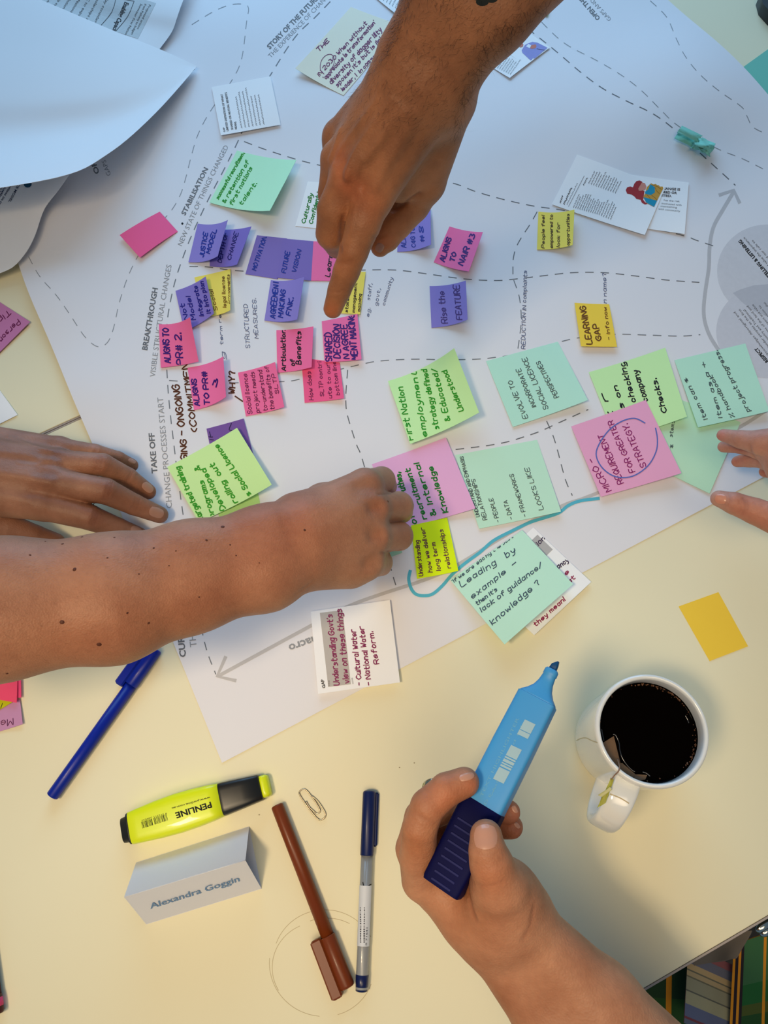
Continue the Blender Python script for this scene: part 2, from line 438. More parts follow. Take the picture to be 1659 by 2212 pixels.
dashes([
 ([(713, 4), (680, 38), (647, 69), (620, 105), (585, 161), (545, 225), (520, 292), (486, 362), (450, 431), (416, 504), (396, 554), (379, 605), (367, 657), (361, 700), (359, 760), (362, 826), (367, 886), (374, 946), (383, 1020), (395, 1108), (415, 1240), (441, 1384), (466, 1456)], 2.3, dk),
 ([(415, 53), (463, 24), (500, 10), (530, 10), (537, 20), (533, 45), (522, 127), (500, 175), (454, 241), (428, 290), (413, 338), (403, 378), (390, 420), (370, 455), (340, 490), (300, 550), (276, 599), (258, 653), (245, 710), (232, 740), (211, 749), (183, 727), (152, 681), (121, 637), (85, 596), (60, 551)], 1.7, gm),
 ([(1140, 62), (1200, 110), (1259, 160), (1305, 193), (1357, 220), (1409, 245), (1456, 279), (1520, 338), (1563, 377), (1588, 400)], 2.2, gd),
 ([(1170, 48), (1220, 94), (1293, 133), (1346, 165), (1387, 197), (1426, 236), (1465, 272), (1545, 319), (1604, 343), (1660, 371)], 1.7, gm),
 ([(1405, 2), (1440, 37), (1460, 82), (1481, 123), (1513, 162), (1554, 197), (1602, 231), (1614, 252), (1627, 275), (1662, 292)], 1.7, gm),
 ([(528, 306), (579, 325), (665, 351), (760, 370), (860, 378), (971, 394), (1028, 414), (1088, 431), (1152, 445), (1220, 455), (1350, 480), (1472, 508), (1504, 519), (1546, 533)], 2.0, gd),
 ([(1160, 458), (1146, 483), (1131, 506), (1117, 530), (1109, 557), (1108, 592)], 2.0, gd),
 ([(1110, 606), (1122, 643), (1126, 690), (1122, 730), (1117, 766)], 2.0, dk),
 ([(410, 576), (451, 577), (513, 585), (640, 590), (740, 585), (808, 583), (841, 583), (873, 585), (939, 594), (1006, 603), (1071, 606), (1112, 603), (1171, 596), (1237, 589), (1304, 589), (1371, 596), (1440, 605), (1510, 610)], 2.0, gd),
 ([(366, 822), (430, 826), (510, 827), (615, 824), (648, 819), (700, 806), (751, 794), (785, 786), (819, 780), (888, 776), (960, 777), (1028, 776), (1062, 773), (1118, 764), (1228, 734), (1280, 727), (1332, 722), (1401, 724), (1470, 726), (1512, 723)], 2.0, dk),
 ([(751, 800), (748, 837), (747, 868), (751, 899), (770, 960), (782, 990), (815, 1110), (845, 1230), (857, 1270)], 2.2, gd),
 ([(985, 971), (1027, 966), (1063, 961), (1098, 954), (1134, 943), (1166, 932), (1199, 917), (1230, 903), (1270, 885)], 2.3, gd),
 ([(1168, 880), (1180, 908), (1193, 937), (1203, 968), (1221, 1035), (1236, 1070)], 2.2, gd),
])
D = Draw().line([(1552, 756), (1534, 727), (1523, 697), (1520, 667), (1524, 626), (1531, 579), (1533, 532), (1541, 491), (1561, 454), (1585, 414)], 8, 5)
D.line([(1555, 421), (1585, 411), (1597, 437)], 7.5); D.put('printed_arrow', BP, ink((192, 190, 192)), poster, .10)
D = Draw().line([(1690, 862), (1650, 890), (1596, 924), (1500, 975), (1283, 1068), (1214, 1093), (1100, 1152), (985, 1222), (922, 1251), (825, 1283), (754, 1309), (671, 1352), (474, 1459)], 7.5, 4)
D.line([(487, 1420), (469, 1461), (508, 1470)], 7.5); D.put('printed_arrow', BP, ink((196, 192, 190)), poster, .10)
Draw().disc((1657, 586), 108, 101).put('printed_circle', BP, ink((212, 210, 214)), poster, .07)
Draw().disc((1657, 716), 110, 101).put('printed_circle', BP, ink((210, 208, 213)), poster, .095)
Draw().poly([(1583, 633+0), (1600, 625), (1630, 616), (1662, 614), (1720, 622), (1724, 650), (1700, 672), (1660, 685), (1620, 668), (1600, 650)]).put('printed_overlap', BP, ink((192, 191, 197)), poster, .12)
heads = [('STABILISATION', (400, 466), (450, 365), 10.5, .03, gd, 0), ('NEW STATE OF THINGS CHANGED', (393, 532), (494, 317), 11, 0, gm, 2), ('BREAKTHROUGH', (318, 757), (341, 623), 12, .03, gd, 0),
 ('VISIBLE STRUCTURAL CHANGES', (335, 815), (371, 573), 12, 0, gm, 2), ('TAKE OFF', (340, 1022), (333, 935), 12.5, .03, gd, 0), ('CHANGE PROCESSES START', (372, 1097), (352, 858), 13, 0, gm, 0),
 ('CURRENT STATE', (402, 1419), (383, 1250), 14, .03, gd, 0), ('THINGS AS THEY ARE', (425, 1397), (402, 1190), 15, 0, gm, 0), ('STORY OF THE FUTURE', (583, 107), (689, -3), 11, .03, gd, 0),
 ('THE EXPERIENCE OF CHANGE', (585, 126), (716, -11), 10, 0, gm, 0), ('OPEN THE', (1297, 39), (1257, -8), 10, .03, gd, 0), ('GAPS AND', (1321, 41), (1280, -4), 9, 0, gm, 0),
 ('OPEN', (215, 374), (198, 325), 11, .03, gd, 0), ('GAPS', (240, 378), (228, 345), 10, 0, gm, 0), ('macro', (690, 1370), (622, 1394), 18, .03, gm, 0),
 ('RESPECT', (1660, 780), (1635, 750), 7.5, .04, ink((20, 20, 22)), 0), ('TRUTH TELLING & LISTENING', (1687, 624), (1600, 517), 7.5, .04, ink((20, 20, 22)), 0)]
for t, A, B, h, bo, m, bd in heads: Draw().type(t, A, B, h, bo, bd).put('heading', BP, m, poster, .16)
D = Draw()
for t, A, B in (('and value the importance', (1668, 580), (1608, 512)), ('and our role to', (1667, 563), (1626, 518)), ('acknowledges Aboriginal and', (1665, 772), (1588, 673)), ('Islander peoples as the first', (1666, 754), (1598, 667)),
                ('country and Traditional', (1665, 738), (1609, 668)), ('dians of the land and', (1666, 722), (1616, 660)), ('respect and value', (1666, 706), (1627, 657)), ('nection to', (1666, 690), (1641, 659)), ('rich that', (1668, 672), (1652, 652))):
    D.type(t, A, B, 5.2)
D.put('body_print', BP, ink((70, 70, 74)), poster, .16)
hb = ink((104, 112, 140))
D = Draw().pen('STRUCTURED', (540, 752), (535, 658), 9, 1.4).pen('MEASURES.', (558, 731), (553, 645), 8, 1.4).pen('term rel', (482, 745), (477, 676), 6, 1.5).pen('g', (487, 775), (485, 762), 8, 1.4)
D.put('handwriting', BP, hb, poster, .2, 'grey-blue pen writing'); D = Draw(); D.pen('staff,', (799, 648), (804, 613), 7, 1.2).pen('govt,', (815, 660), (822, 624), 7, 1.2).pen('community', (831, 660), (849, 601), 7, 1.2).pen('eg.', (797, 684), (800, 666), 6, 1.2)
D.put('handwriting', BP, hb, poster, .2, 'grey-blue pen writing')
Draw().pen('REDUCTION IN complaints', (1134, 754), (1138, 586), 8, 1.5).put('handwriting', BP, hb, poster, .2, 'grey-blue pen writing')
D = Draw().pen('n name?', (1310, 655), (1309, 591), 8, 1.5)
D.put('handwriting', BP, hb, poster, .2, 'grey-blue pen writing')
Draw().pen('AGING - ONGOING', (406, 1010), (387, 832), 14, 3.2, bend=-2).put('handwriting', BP, ink((92, 50, 26)), poster, .2, 'brown marker writing')
D = Draw().pen('(COMMITMENT', (426, 932), (404, 768), 13, 3.0).pen('WHY?', (508, 851), (507, 804), 12, 3).line([(508, 856), (524, 867)], 3)
D.put('handwriting', BP, ink((92, 50, 26)), poster, .2, 'brown marker writing')
Draw().line([(886, 1234), (883, 1251), (888, 1271), (899, 1284), (917, 1287), (935, 1283), (956, 1265), (976, 1242), (1002, 1219), (1037, 1193), (1066, 1168), (1106, 1147), (1144, 1129), (1178, 1118), (1207, 1108), (1228, 1092), (1254, 1082), (1293, 1077)], 7, 5).put('marker_line', BP, ink((88, 184, 206)), poster, .3, 'thick sweeping teal marker line')
Draw().disc((394, 483), 2.4, 2.4, 10).put('ink_dot', BP, ink((20, 20, 20)), poster, .2)
# ------------------------------------------------------------------ notes and cards on the poster
PINK, HOT, PUR, YEL, ORA = (255, 118, 168), (255, 122, 176), (150, 136, 212), (255, 232, 104), (255, 212, 72)
GRN, MINT, LIL, LIME, WHT = (210, 253, 180), (194, 242, 220), (240, 180, 224), (228, 252, 24), (254, 254, 255)
BLU, DPU, BLK, GRE, PEN = (34, 50, 150), (66, 26, 116), (24, 24, 34), (40, 150, 30), (80, 96, 96)
def note(q, lift, base, col, label, text=(), ic=BLK, w=2, side='L', group=None, cat='sticky note', name='sticky_note', transl=.15, on='poster', jit=.25):
    o = sheet(name, q, lift, base, col, side, label=label, cat=cat, group=group, transl=transl, on=on)
    if text:
        ds = [Draw()]
        for t in text:
            if len(text) == 2 and ds[-1].V: ds.append(Draw())
            s, A, B, h = t[:4]; ds[-1].pen(s, A, B, h, t[4] if len(t) > 4 else w, jit)
        for D in ds: D.put('handwriting', bvo(o), ink(ic), o, .2)
    return o
# big square notes
note([(512, 325), (640, 345), (583, 455), (452, 437)], (0, 9, 13, 1), .5, (200, 253, 212), 'large light green sticky note about successful recruitment, curling up beside the word STABILISATION',
     [('successful recruitment', (472, 431), (529, 330), 7), ('& retention of', (486, 439), (538, 351), 8), ('first nations', (502, 444), (545, 364), 8), ('talent.', (522, 444), (555, 397), 8)], GRE, 2.0)
note([(838, 823), (981, 752), (1035, 891), (886, 959)], (1, 20, 15, 5), .5, GRN, 'curled light green sticky note about First Nations employment strategy, right of the pink cluster',
     [('First Nation', (892, 950), (870, 836), 12), ('employment', (922, 942), (899, 802), 11), ('strategy defined', (948, 926), (922, 798), 11), ('& Educated/', (972, 908), (943, 796), 11), ('Understood', (1002, 886), (965, 800), 11)], GRE, 2.5)
note([(1050, 780), (1205, 738), (1270, 864), (1108, 922)], (0, 0, 5, 1), .5, MINT, 'flat teal sticky note in grey capitals, above the one that lists people, data and frameworks',
     [('EVOLVE TO', (1140, 902), (1106, 822), 10), ('INCORPORATE', (1158, 878), (1124, 796), 9), ('SOCIAL LICENCE', (1185, 882), (1137, 772), 10), ('PERSPECTIVES', (1207, 857), (1166, 780), 9)], PEN, 1.7)
note([(983, 983), (1160, 950), (1212, 1105), (1035, 1142)], (0, 0, 3, 1), .6, (202, 243, 216), 'teal sticky note listing people, data and frameworks, right of the lilac note',
     [('UNDERSTAND AND EMPHASIS', (1036, 1116), (1000, 986), 7), ('RELATIONSHIPS', (1052, 1122), (1026, 1035), 8), ('- PEOPLE', (1080, 1127), (1064, 1076), 8), ('- DATA', (1108, 1121), (1095, 1081), 8), ('- FRAMEWORKS', (1138, 1115), (1109, 1024), 8), ('LOOKS LIKE', (1174, 1100), (1142, 1010), 9)], PEN, 1.6)
note([(1435, 850), (1600, 912), (1533, 1066), (1377, 990)], (0, 0, 1, 0), .5, (200, 242, 206), 'green sticky note under the pink MICRO note, its corner pointing down beside the small hand',
     [('stems', (1452, 944), (1457, 910), 7), ('? *', (1448, 985), (1456, 962), 8)], PEN, 1.5)
note([(1272, 804), (1437, 751), (1484, 900), (1330, 950)], (0, 4, 5, 0), 1.1, (210, 253, 184), 'bright green sticky note with black company checking text, tucked under the pink one',
     [('is on', (1350, 886), (1333, 834), 10), ('checking', (1373, 868), (1349, 783), 11), ('company', (1400, 866), (1377, 800), 11), ('Checks.', (1440, 890), (1418, 818), 11), ('( r', (1328, 900), (1306, 850), 10)], BLK, 2.6)
note([(1457, 778), (1610, 742), (1662, 888), (1508, 923)], (0, 0, 4, 2), 1.0, (196, 243, 216), 'rightmost teal sticky note, about project progress, over the edge of the grey circles',
     [('item can *', (1528, 905), (1484, 816), 8), ('item as a +', (1560, 902), (1523, 782), 8), ('% handbook', (1587, 900), (1538, 810), 8), ('project progress.', (1620, 888), (1551, 757), 9)], PEN, 1.9)
o = note([(1234, 921), (1395, 864), (1472, 1022), (1298, 1073)], (0, 2, 5, 2), 1.8, (246, 174, 208), 'pink sticky note headed MICRO with a blue ring drawn round its text',
     [('MICRO -', (1321, 1059), (1281, 990), 13), ('REQUIREMENT', (1347, 1043), (1303, 938), 12), ('FOR GREATER', (1372, 1018), (1323, 908), 11), ('STRATEGY.', (1396, 1007), (1356, 915), 12)], (140, 26, 104), 2.0)
Draw().line([(1393, 914), (1371, 904), (1344, 910), (1316, 929), (1294, 960), (1288, 985), (1302, 1012), (1330, 1030), (1366, 1029), (1399, 1007), (1417, 976), (1420, 949), (1416, 925)], 2.7, 5).put('marker_ring', bvo(o), ink((96, 110, 186)), o, .3, 'blue pen ring')
note([(803, 1003), (963, 945), (1027, 1098), (872, 1142)], (0, 2, 3, 0), 1.2, (242, 182, 224), 'lilac sticky note with green text on recruitment and internal knowledge, partly under the fist',
     [('-uthes,', (878, 1066), (864, 1020), 12), ('of', (901, 1130), (893, 1110), 12), ('recruitment', (922, 1120), (885, 1012), 11), ('& internal', (942, 1112), (905, 1000), 11), ('Knowledge', (968, 1106), (935, 1008), 11)], (24, 120, 40), 2.8)
note([(888, 1135), (966, 1118), (990, 1233), (901, 1250)], (0, 0, 4, 0), 1.8, LIME, 'lime yellow sticky note on delivering long term relationships, in front of the fist',
     [('Understanding', (914, 1244), (905, 1168), 9), ('how we deliver', (934, 1236), (917, 1140), 9), ('long term', (952, 1232), (940, 1172), 9), ('relationships', (974, 1227), (957, 1144), 9)], (96, 40, 60), 1.7)
note([(780, 1120), (848, 1100), (869, 1194), (800, 1219)], (0, 0, 0, 0), .5, (170, 220, 196), 'teal sticky note hidden under the fist except for one corner')
note([(446, 926), (526, 904), (548, 985), (462, 1006)], (0, 1, 1, 0), .5, (128, 92, 166), 'dark purple sticky note almost covered by the green training note', [('IF', (461, 950), (456, 930), 8), ('N', (504, 930), (500, 914), 8)], (40, 26, 70), 1.6)
note([(450, 1040), (548, 1020), (562, 1088), (475, 1122)], (0, 0, 0, 0), .5, (190, 232, 150), 'green note scrap peeping out between the training note and the crossing forearm')
note([(361, 1009), (512, 924), (587, 1047), (430, 1128)], (1, 5, 9, 1), 1.3, (216, 253, 172), 'pale green sticky note about targeted training programs, above the crossing forearm',
     [('targeted training', (440, 1122), (388, 1008), 11), ('programs    &', (464, 1116), (430, 1006), 11), ('Developed', (488, 1100), (444, 1012), 11), ('rolling  out', (514, 1084), (462, 1000), 11), ('* Social Licence', (545, 1068), (472, 960), 11)], (60, 160, 40), 2.8)
note([(972, 1252), (1128, 1145), (1238, 1262), (1090, 1392)], (1, 1, 9, 12), 1.5, (202, 244, 218), 'large teal sticky note that begins leading by example, hanging off the lower poster edge',
     [('(if we are leading the past)', (977, 1262), (1113, 1157), 7, 1.8), ('Leading   by', (997, 1268), (1114, 1192), 12), ('example  -', (1021, 1294), (1116, 1220), 10), ("then it's", (1031, 1308), (1074, 1276), 8), ('lack of guidance/', (1041, 1322), (1172, 1224), 10), ('knowledge ?', (1064, 1351), (1166, 1262), 12)], (70, 92, 104), 2.2)
# small purple, pink and yellow notes
note([(453, 494), (543, 489), (512, 571), (453, 575)], (0, 8, 7, 0), .5, (134, 118, 202), 'small purple note with two blue words, tucked behind the upper left JUSTICE note', [('DEPTH OF', (478, 568), (492, 504), 8), ('CHANGE', (498, 562), (515, 504), 8)], (34, 30, 110), 1.8)
note([(427, 483), (492, 475), (470, 553), (407, 566)], (0, 10, 10, 0), 1.2, PUR, 'small purple note reading JUSTICE MODEL, upper left of the cluster', [('JUSTICE', (440, 556), (449, 504), 9), ('MODEL', (453, 548), (468, 497), 8)], BLU, 2.4)
note([(555, 508), (620, 515), (600, 603), (530, 592)], (0, 0, 0, 0), .5, (136, 118, 192), 'small flat purple note reading MOTIVATION', [('MOTIVATION', (553, 585), (576, 513), 9)], BLU, 2.2)
note([(611, 515), (677, 521), (672, 606), (598, 600)], (0, 0, 0, 0), 1.0, (134, 116, 192), 'small flat purple note reading FUTURE VISION', [('FUTURE', (617, 590), (626, 545), 9), ('VISION', (639, 589), (651, 542), 9)], BLU, 2.2)
note([(675, 521), (744, 524), (738, 607), (672, 606)], (0, 0, 0, 0), .9, HOT, 'hot pink note beside FUTURE VISION, half under the pointing index finger', [('Learning', (712, 598), (722, 528), 10)], BLK, 2.2)
note([(420, 599), (498, 581), (497, 670), (440, 684)], (0, 1, 7, 0), .5, YEL, 'yellow note peeping out behind the purple one, left of the cluster', [('Social', (470, 670), (459, 626), 7), ('legal license', (489, 664), (485, 598), 7), ('arrangements', (499, 656), (496, 594), 6)], (120, 84, 20), 1.5)
note([(379, 628), (444, 597), (462, 677), (398, 716)], (0, 6, 5, 0), 1.2, (142, 126, 206), 'small purple note crowded with blue writing, overlapping a yellow note left of the cluster', [('Not', (407, 690), (398, 656), 9), ('Model', (423, 690), (411, 640), 9), ('integrate', (440, 682), (426, 618), 8), ('it into plan', (455, 676), (439, 608), 8)], (36, 30, 130), 2.2)
note([(343, 700), (410, 685), (429, 781), (347, 794)], (0, 12, 3, 0), 1.9, PINK, 'hot pink note reading ALIGNS TO PR# 2, leftmost of the pink cluster', [('ALIGNS TO', (368, 784), (364, 710), 13), ('PR# 2.', (396, 788), (391, 720), 13)], DPU, 3)
note([(405, 794), (482, 770), (488, 857), (419, 886)], (0, 9, 9, 0), .9, HOT, 'hot pink note reading ALIGNS TO PR# 3, just below the leftmost pink note', [('ALIGNS', (431, 876), (424, 819), 11), ('TO PR#', (453, 874), (447, 804), 11), ('3', (467, 836), (471, 820), 9)], DPU, 3)
note([(514, 805), (594, 782), (614, 879), (531, 899)], (0, 4, 4, 0), .5, PINK, 'hot pink note in thin writing about social licence, lowest left of the pink cluster', [('Social licence', (545, 894), (533, 808), 9), ('project needs', (561, 891), (549, 804), 9), ('to-understand', (578, 887), (566, 800), 9), ('the benefits of', (593, 884), (580, 792), 9), ('SLTP', (603, 850), (595, 808), 8)], (96, 20, 70), 1.4)
note([(651, 773), (734, 783), (743, 860), (658, 870)], (0, 0, 3, 0), .5, (255, 100, 150), 'hot pink note asking how something contributes to the bottom line, under two other pink notes', [('How does', (677, 864), (671, 803), 9), ('SLTP contri', (700, 856), (694, 782), 8), ('ute to our', (717, 860), (712, 785), 8), ('bottom line', (734, 853), (725, 782), 8)], (100, 20, 70), 1.4)
note([(597, 713), (677, 705), (673, 793), (599, 805)], (0, 4, 5, 0), 1.2, PINK, 'hot pink note reading Articulation of Benefits', [('Articulation', (617, 801), (616, 714), 9), ('of', (637, 790), (636, 777), 9), ('Benefits', (650, 787), (650, 717), 10)], BLK, 2.3)
note([(695, 694), (772, 678), (781, 776), (701, 782)], (0, 1, 3, 0), 1.8, HOT, 'hot pink note reading SHARED DECISION, directly below the pointing fingertip', [('SHARED', (717, 781), (716, 720), 14), ('DECISION', (735, 774), (733, 702), 13), ('IN AGREE', (755, 778), (749, 701), 13), ('MENT MAKING', (772, 776), (765, 680), 13)], DPU, 3)
note([(718, 583), (790, 587), (778, 679), (708, 674)], (0, 1, 1, 0), .5, YEL, 'yellow note partly hidden by the pointing index finger', [('stakeholder', (751, 675), (758, 612), 6), ('management', (766, 675), (771, 612), 6), ('mapping', (778, 673), (781, 636), 6)], (60, 50, 20), 1.5)
note([(585, 605), (657, 598), (642, 690), (571, 692)], (0, 9, 9, 0), .9, PUR, 'small purple note reading AGREEMENT MAKING FNK, below FUTURE VISION', [('AGREEMENT', (594, 688), (602, 608), 11), ('MAKING', (611, 686), (617, 628), 11), ('FNK.', (627, 682), (634, 644), 10)], BLU, 2.6)
note([(862, 462), (930, 450), (931, 528), (858, 544)], (0, 3, 8, 0), .5, PUR, 'small purple note ending in number 8, right of the thumb of the pointing hand', [('ALIGNS', (877, 535), (875, 488), 10), ('C4G Target', (898, 534), (893, 466), 9), ('#8', (917, 523), (914, 490), 9)], BLU, 1.9)
note([(971, 489), (1043, 501), (1013, 586), (937, 566)], (0, 6, 6, 0), .5, HOT, 'hot pink note reading ALIGNS TO NAIR #3, alone right of the pointing hand', [('ALIGNS', (960, 566), (975, 516), 11), ('TO', (981, 566), (986, 548), 10), ('NAIR #3', (1000, 574), (1026, 508), 11)], DPU, 3)
note([(928, 618), (1006, 606), (1010, 690), (932, 708)], (0, 7, 8, 0), .5, PUR, 'small purple note with faint dark writing, alone below ALIGNS TO NAIR #3', [('Rise the', (967, 698), (959, 630), 12), ('FEATURE', (998, 690), (992, 616), 12)], (74, 52, 120), 2)
note([(1163, 457), (1241, 452), (1237, 529), (1160, 539)], (0, 7, 6, 0), .9, YEL, 'small yellow note that begins People feel, touching the printed persona card', [('People feel', (1176, 536), (1176, 466), 6), ('empowered to', (1194, 536), (1194, 465), 6), ('look for', (1209, 534), (1209, 482), 6), ('opportunities', (1230, 530), (1230, 463), 6)], (90, 70, 20), 1.6)
note([(1241, 654), (1316, 657), (1333, 749), (1255, 748)], (2, 3, 3, 3), .5, (255, 218, 78), 'small yellow-orange note reading LEARNING GAP', [('LEARNING', (1279, 743), (1265, 662), 12), ('GAP', (1299, 735), (1292, 700), 12), ('- info now', (1319, 734), (1310, 664), 7, 1.6)], (110, 70, 20), 2.8)
note([(258, 507), (345, 457), (384, 500), (302, 556)], (3, 1, 0, 2.5), .6, (255, 104, 158), 'blank rectangular pink note, left of the NEW STATE OF THINGS heading')
o = note([(1466, 1310), (1552, 1279), (1616, 1396), (1533, 1428)], (0, 0, 0, 0), .4, (255, 213, 72), 'blank yellow-orange sticky note on the bare table above the mug', on='table')
# printed and hand written cards
o = note([(665, 392), (768, 400), (742, 500), (638, 488)], (0, 0, 0, 0), .5, WHT, 'white card with green handwriting, half behind the pointing hand', [('Culturally', (659, 483), (676, 420), 8), ('Confident hwahai', (675, 484), (702, 380), 8)], (30, 130, 40), 2, cat='card', name='paper_card')
o = sheet('paper_card', [(457, 188), (584, 165), (606, 269), (477, 292)], (1, 3, 2, 3), .5, WHT, 'T', label='small white printed GAP card near the top, above the large light green note', cat='card')
Draw().type('GAP', (487, 285), (485, 275), 4, .03).type('LIMITED DEFINITION OF WHAT', (494, 283), (481, 203), 4.6, .03).type('SHARED OR MUTUAL BENEFITS', (504, 280), (490, 199), 4.6, .03).type('MEANS.', (512, 279), (510, 262), 4.6, .03).put('printed_title', bvo(o), gd, o, .2)
Draw().lines((524, 276), (508, 190), (8, -1.3), 7, 3.4, 1.3, 3).put('body_print', bvo(o), gm, o, .2)
o = sheet('paper_card', [(1330, 372), (1488, 394), (1479, 505), (1322, 482)], (0, 1, 2, 0), .5, WHT, 'L', label='white card sticking out from under the persona card, its title ends in OR', cat='card')
Draw().type('CHANGE IS', (1425, 409), (1469, 412), 5.2, .03).type('NEED OR', (1428, 417), (1462, 419.5), 5.2, .03).type('LIMITED.', (1415, 424), (1451, 426), 5.2, .03).put('printed_title', bvo(o), ink((60, 60, 66)), o, .2)
Draw().type('has the risk', (1434, 434), (1468, 437), 4).type('motivated with', (1429, 441), (1472, 445), 4).type('maintaining', (1427, 447), (1462, 450), 4).type('with community', (1422, 453), (1469, 458), 4).put('body_print', bvo(o), gd, o, .2)
o = sheet('persona_card', [(1247, 332), (1437, 405), (1393, 507), (1192, 441)], (0, 0, 2, 0), 1.2, WHT, 'L', label='white persona card with a drawing of a red-haired woman, upper right', cat='card')
B = bvo(o)
Draw().lines((1212, 439), (1219, 420), (8, 3), 1, 4, 1.6, 4).put('printed_title', B, ink((60, 60, 66)), o, .2)
Draw().lines((1220, 442), (1238, 403), (8, 3), 1, 4, 1.7, 5).put('printed_title', B, ink((60, 60, 66)), o, .2)
Draw().line([(1228, 446), (1262, 380)], .8).lines((1226, 443), (1250, 394), (3, 1), 1, 3, .9, 6).lines((1240, 449), (1255, 414), (4.6, 1.3), 13, 2.8, 1.1, 7).put('body_print', B, gd, o, .2)
Draw().lines((1262, 401), (1272, 381), (1, 1), 1, 3.5, 1.5, 8).lines((1273, 397), (1289, 365), (5.2, 1.9), 12, 2.8, 1.1, 9).lines((1300, 467), (1317, 428), (5, 2), 5, 2.8, 1.1, 10).put('body_print', B, gd, o, .2)
pq = lambda L: [(1180+x/5.184, 320+y/5.184) for x, y in L]
Draw().poly(pq([(890, 470), (905, 440), (940, 430), (970, 440), (985, 400), (1010, 370), (1045, 363), (1075, 378), (1070, 420), (1060, 470), (1100, 480), (1090, 540), (1085, 580), (1110, 610), (1135, 625), (1105, 632), (1070, 612), (1055, 578), (1010, 570), (985, 540), (950, 518), (905, 510)])).put('illustration_hair', B, ink((168, 44, 48)), o, .2)
Draw().poly(pq([(1070, 385), (1105, 395), (1120, 430), (1110, 465), (1060, 480), (1035, 478), (1030, 455), (1050, 420)])).put('illustration_face', B, ink((214, 140, 122)), o, .3)
Draw().poly(pq([(1165, 400), (1200, 390), (1320, 430), (1240, 590), (1205, 660), (1120, 615), (1085, 550), (1110, 500), (1125, 440)])).put('illustration_dress', B, ink((206, 152, 58)), o, .25)
Draw().poly(pq([(1165, 405), (1215, 440), (1215, 500), (1170, 528), (1110, 515), (1105, 490), (1140, 465)])).poly(pq([(1088, 550), (1240, 590), (1207, 660), (1120, 612)])).poly(pq([(1200, 388), (1320, 425), (1316, 436), (1215, 402)])).put('illustration_top', B, ink((24, 146, 178)), o, .3)
Draw().line(pq([(1180, 415), (1240, 430), (1290, 465)]), .7).line(pq([(1215, 440), (1235, 480), (1275, 520)]), .7).line(pq([(1180, 530), (1220, 560), (1240, 585)]), .7).line(pq([(1125, 520), (1150, 550), (1165, 570)]), .7).put('illustration_line', B, ink((140, 92, 30)), o, .36)
o = sheet('persona_card', [(1120, 52), (1188, 103), (1101, 169), (1030, 122)], (0, 1, 2, 0), .6, WHT, 'L', label='white persona card with a drawn person in violet jacket, beside the hairy forearm', cat='card')
B = bvo(o); pq = lambda L: [(1020+x/9.217, 60+y/9.217) for x, y in L]
Draw().poly(pq([(1500, 400), (1300, 300), (1200, 282), (1120, 310), (1050, 345), (985, 450), (1000, 500), (1180, 668)])).put('illustration_jacket', B, ink((146, 146, 206)), o, .2)
Draw().poly(pq([(815, 350), (830, 310), (850, 280), (900, 245), (960, 262), (985, 290), (960, 320), (905, 335), (890, 370), (840, 375)])).put('illustration_hair', B, ink((34, 34, 34)), o, .2)
Draw().poly(pq([(900, 330), (985, 300), (1020, 330), (1010, 375), (960, 392), (915, 370)])).poly(pq([(1150, 410), (1180, 350), (1260, 335), (1282, 370), (1260, 410), (1190, 425)])).put('illustration_skin', B, ink((206, 120, 100)), o, .3)
Draw().poly(pq([(1070, 375), (1120, 325), (1175, 355), (1145, 410)])).put('illustration_shirt', B, ink((240, 244, 250)), o, .3)
Draw().line(pq([(1290, 425), (1445, 450)]), 1).line(pq([(1140, 540), (1255, 605)]), 1).put('illustration_line', B, ink((30, 30, 60)), o, .3)
Draw().lines((1071, 146), (1094, 113), (4.6, 2.3), 8, 2.8, 1.1, 14).put('body_print', B, gm, o, .2)
o = sheet('paper_card', [(770, -40), (850, -50), (905, 5), (858, 32)], (0, 0, 2, 2), 1, WHT, 'T', label='white printed card at the top edge, left of the hairy forearm', cat='card')
Draw().lines((862, 22), (880, -14), (-6.5, -4), 12, 3.2, 1.2, 21).put('body_print', bvo(o), gm, o, .2)
o = sheet('lined_paper', [(758, 15), (868, 55), (742, 206), (638, 148)], (2, 0, 0, 7), .6, (252, 246, 222), 'R', label='torn cream lined notebook page in purple handwriting, near the top', cat='paper')
D = Draw()
for k in range(8):
    f = .13+k*.105; D.line([(638+104*f, 148+58*f), (758+110*f, 15+40*f)], 1.0 if k else 1.6)
D.put('ruled_lines', bvo(o), ink((170, 176, 180)), o, .15)
D = Draw().pen('THE', (689, 112), (711, 89), 8, 2).pen('IN 2030 When without', (690, 165), (793, 52), 8, 1.7, .4).pen("'appreciate is transformation'", (703, 173), (812, 50), 8, 1.8, .4).pen('diversity of dagger ility', (716, 182), (825, 66), 9, 2, .4).pen("spoken it's but is lining", (729, 188), (836, 74), 8, 1.8, .4).pen("leader, I  in comma solution", (741, 197), (846, 88), 8, 1.8, .4)
D.line([(700, 160), (692, 150), (694, 132), (704, 120), (716, 118), (722, 128), (720, 142), (712, 152)], 1.3, 4)
D.put('handwriting', bvo(o), ink((120, 44, 96)), o, .25)
note([(1140, -30), (1206, -36), (1183, 34), (1128, 18)], (0, 0, 1, 0), .6, (186, 236, 160), 'light green sticky note at the top edge, right of the hairy forearm')
note([(1587, 158), (1690, 84), (1778, 176), (1675, 258)], (0, 0, 4, 4), .6, (120, 196, 176), 'teal sticky note on bare table, cut by the right picture edge at upper right', on='table')
o = sheet('gap_card', [(671, 1321), (842, 1296), (864, 1474), (687, 1499)], (2, 3, 4, 3), 1.0, WHT, 'T', label='white card headed GAP with purple handwriting, below the crossing forearm', cat='card')
B = bvo(o)
Draw().fill([(691, 1324), (740, 1318), (758, 1478), (709, 1484)]).put('printed_box', B, ink((190, 184, 178)), o, .12)
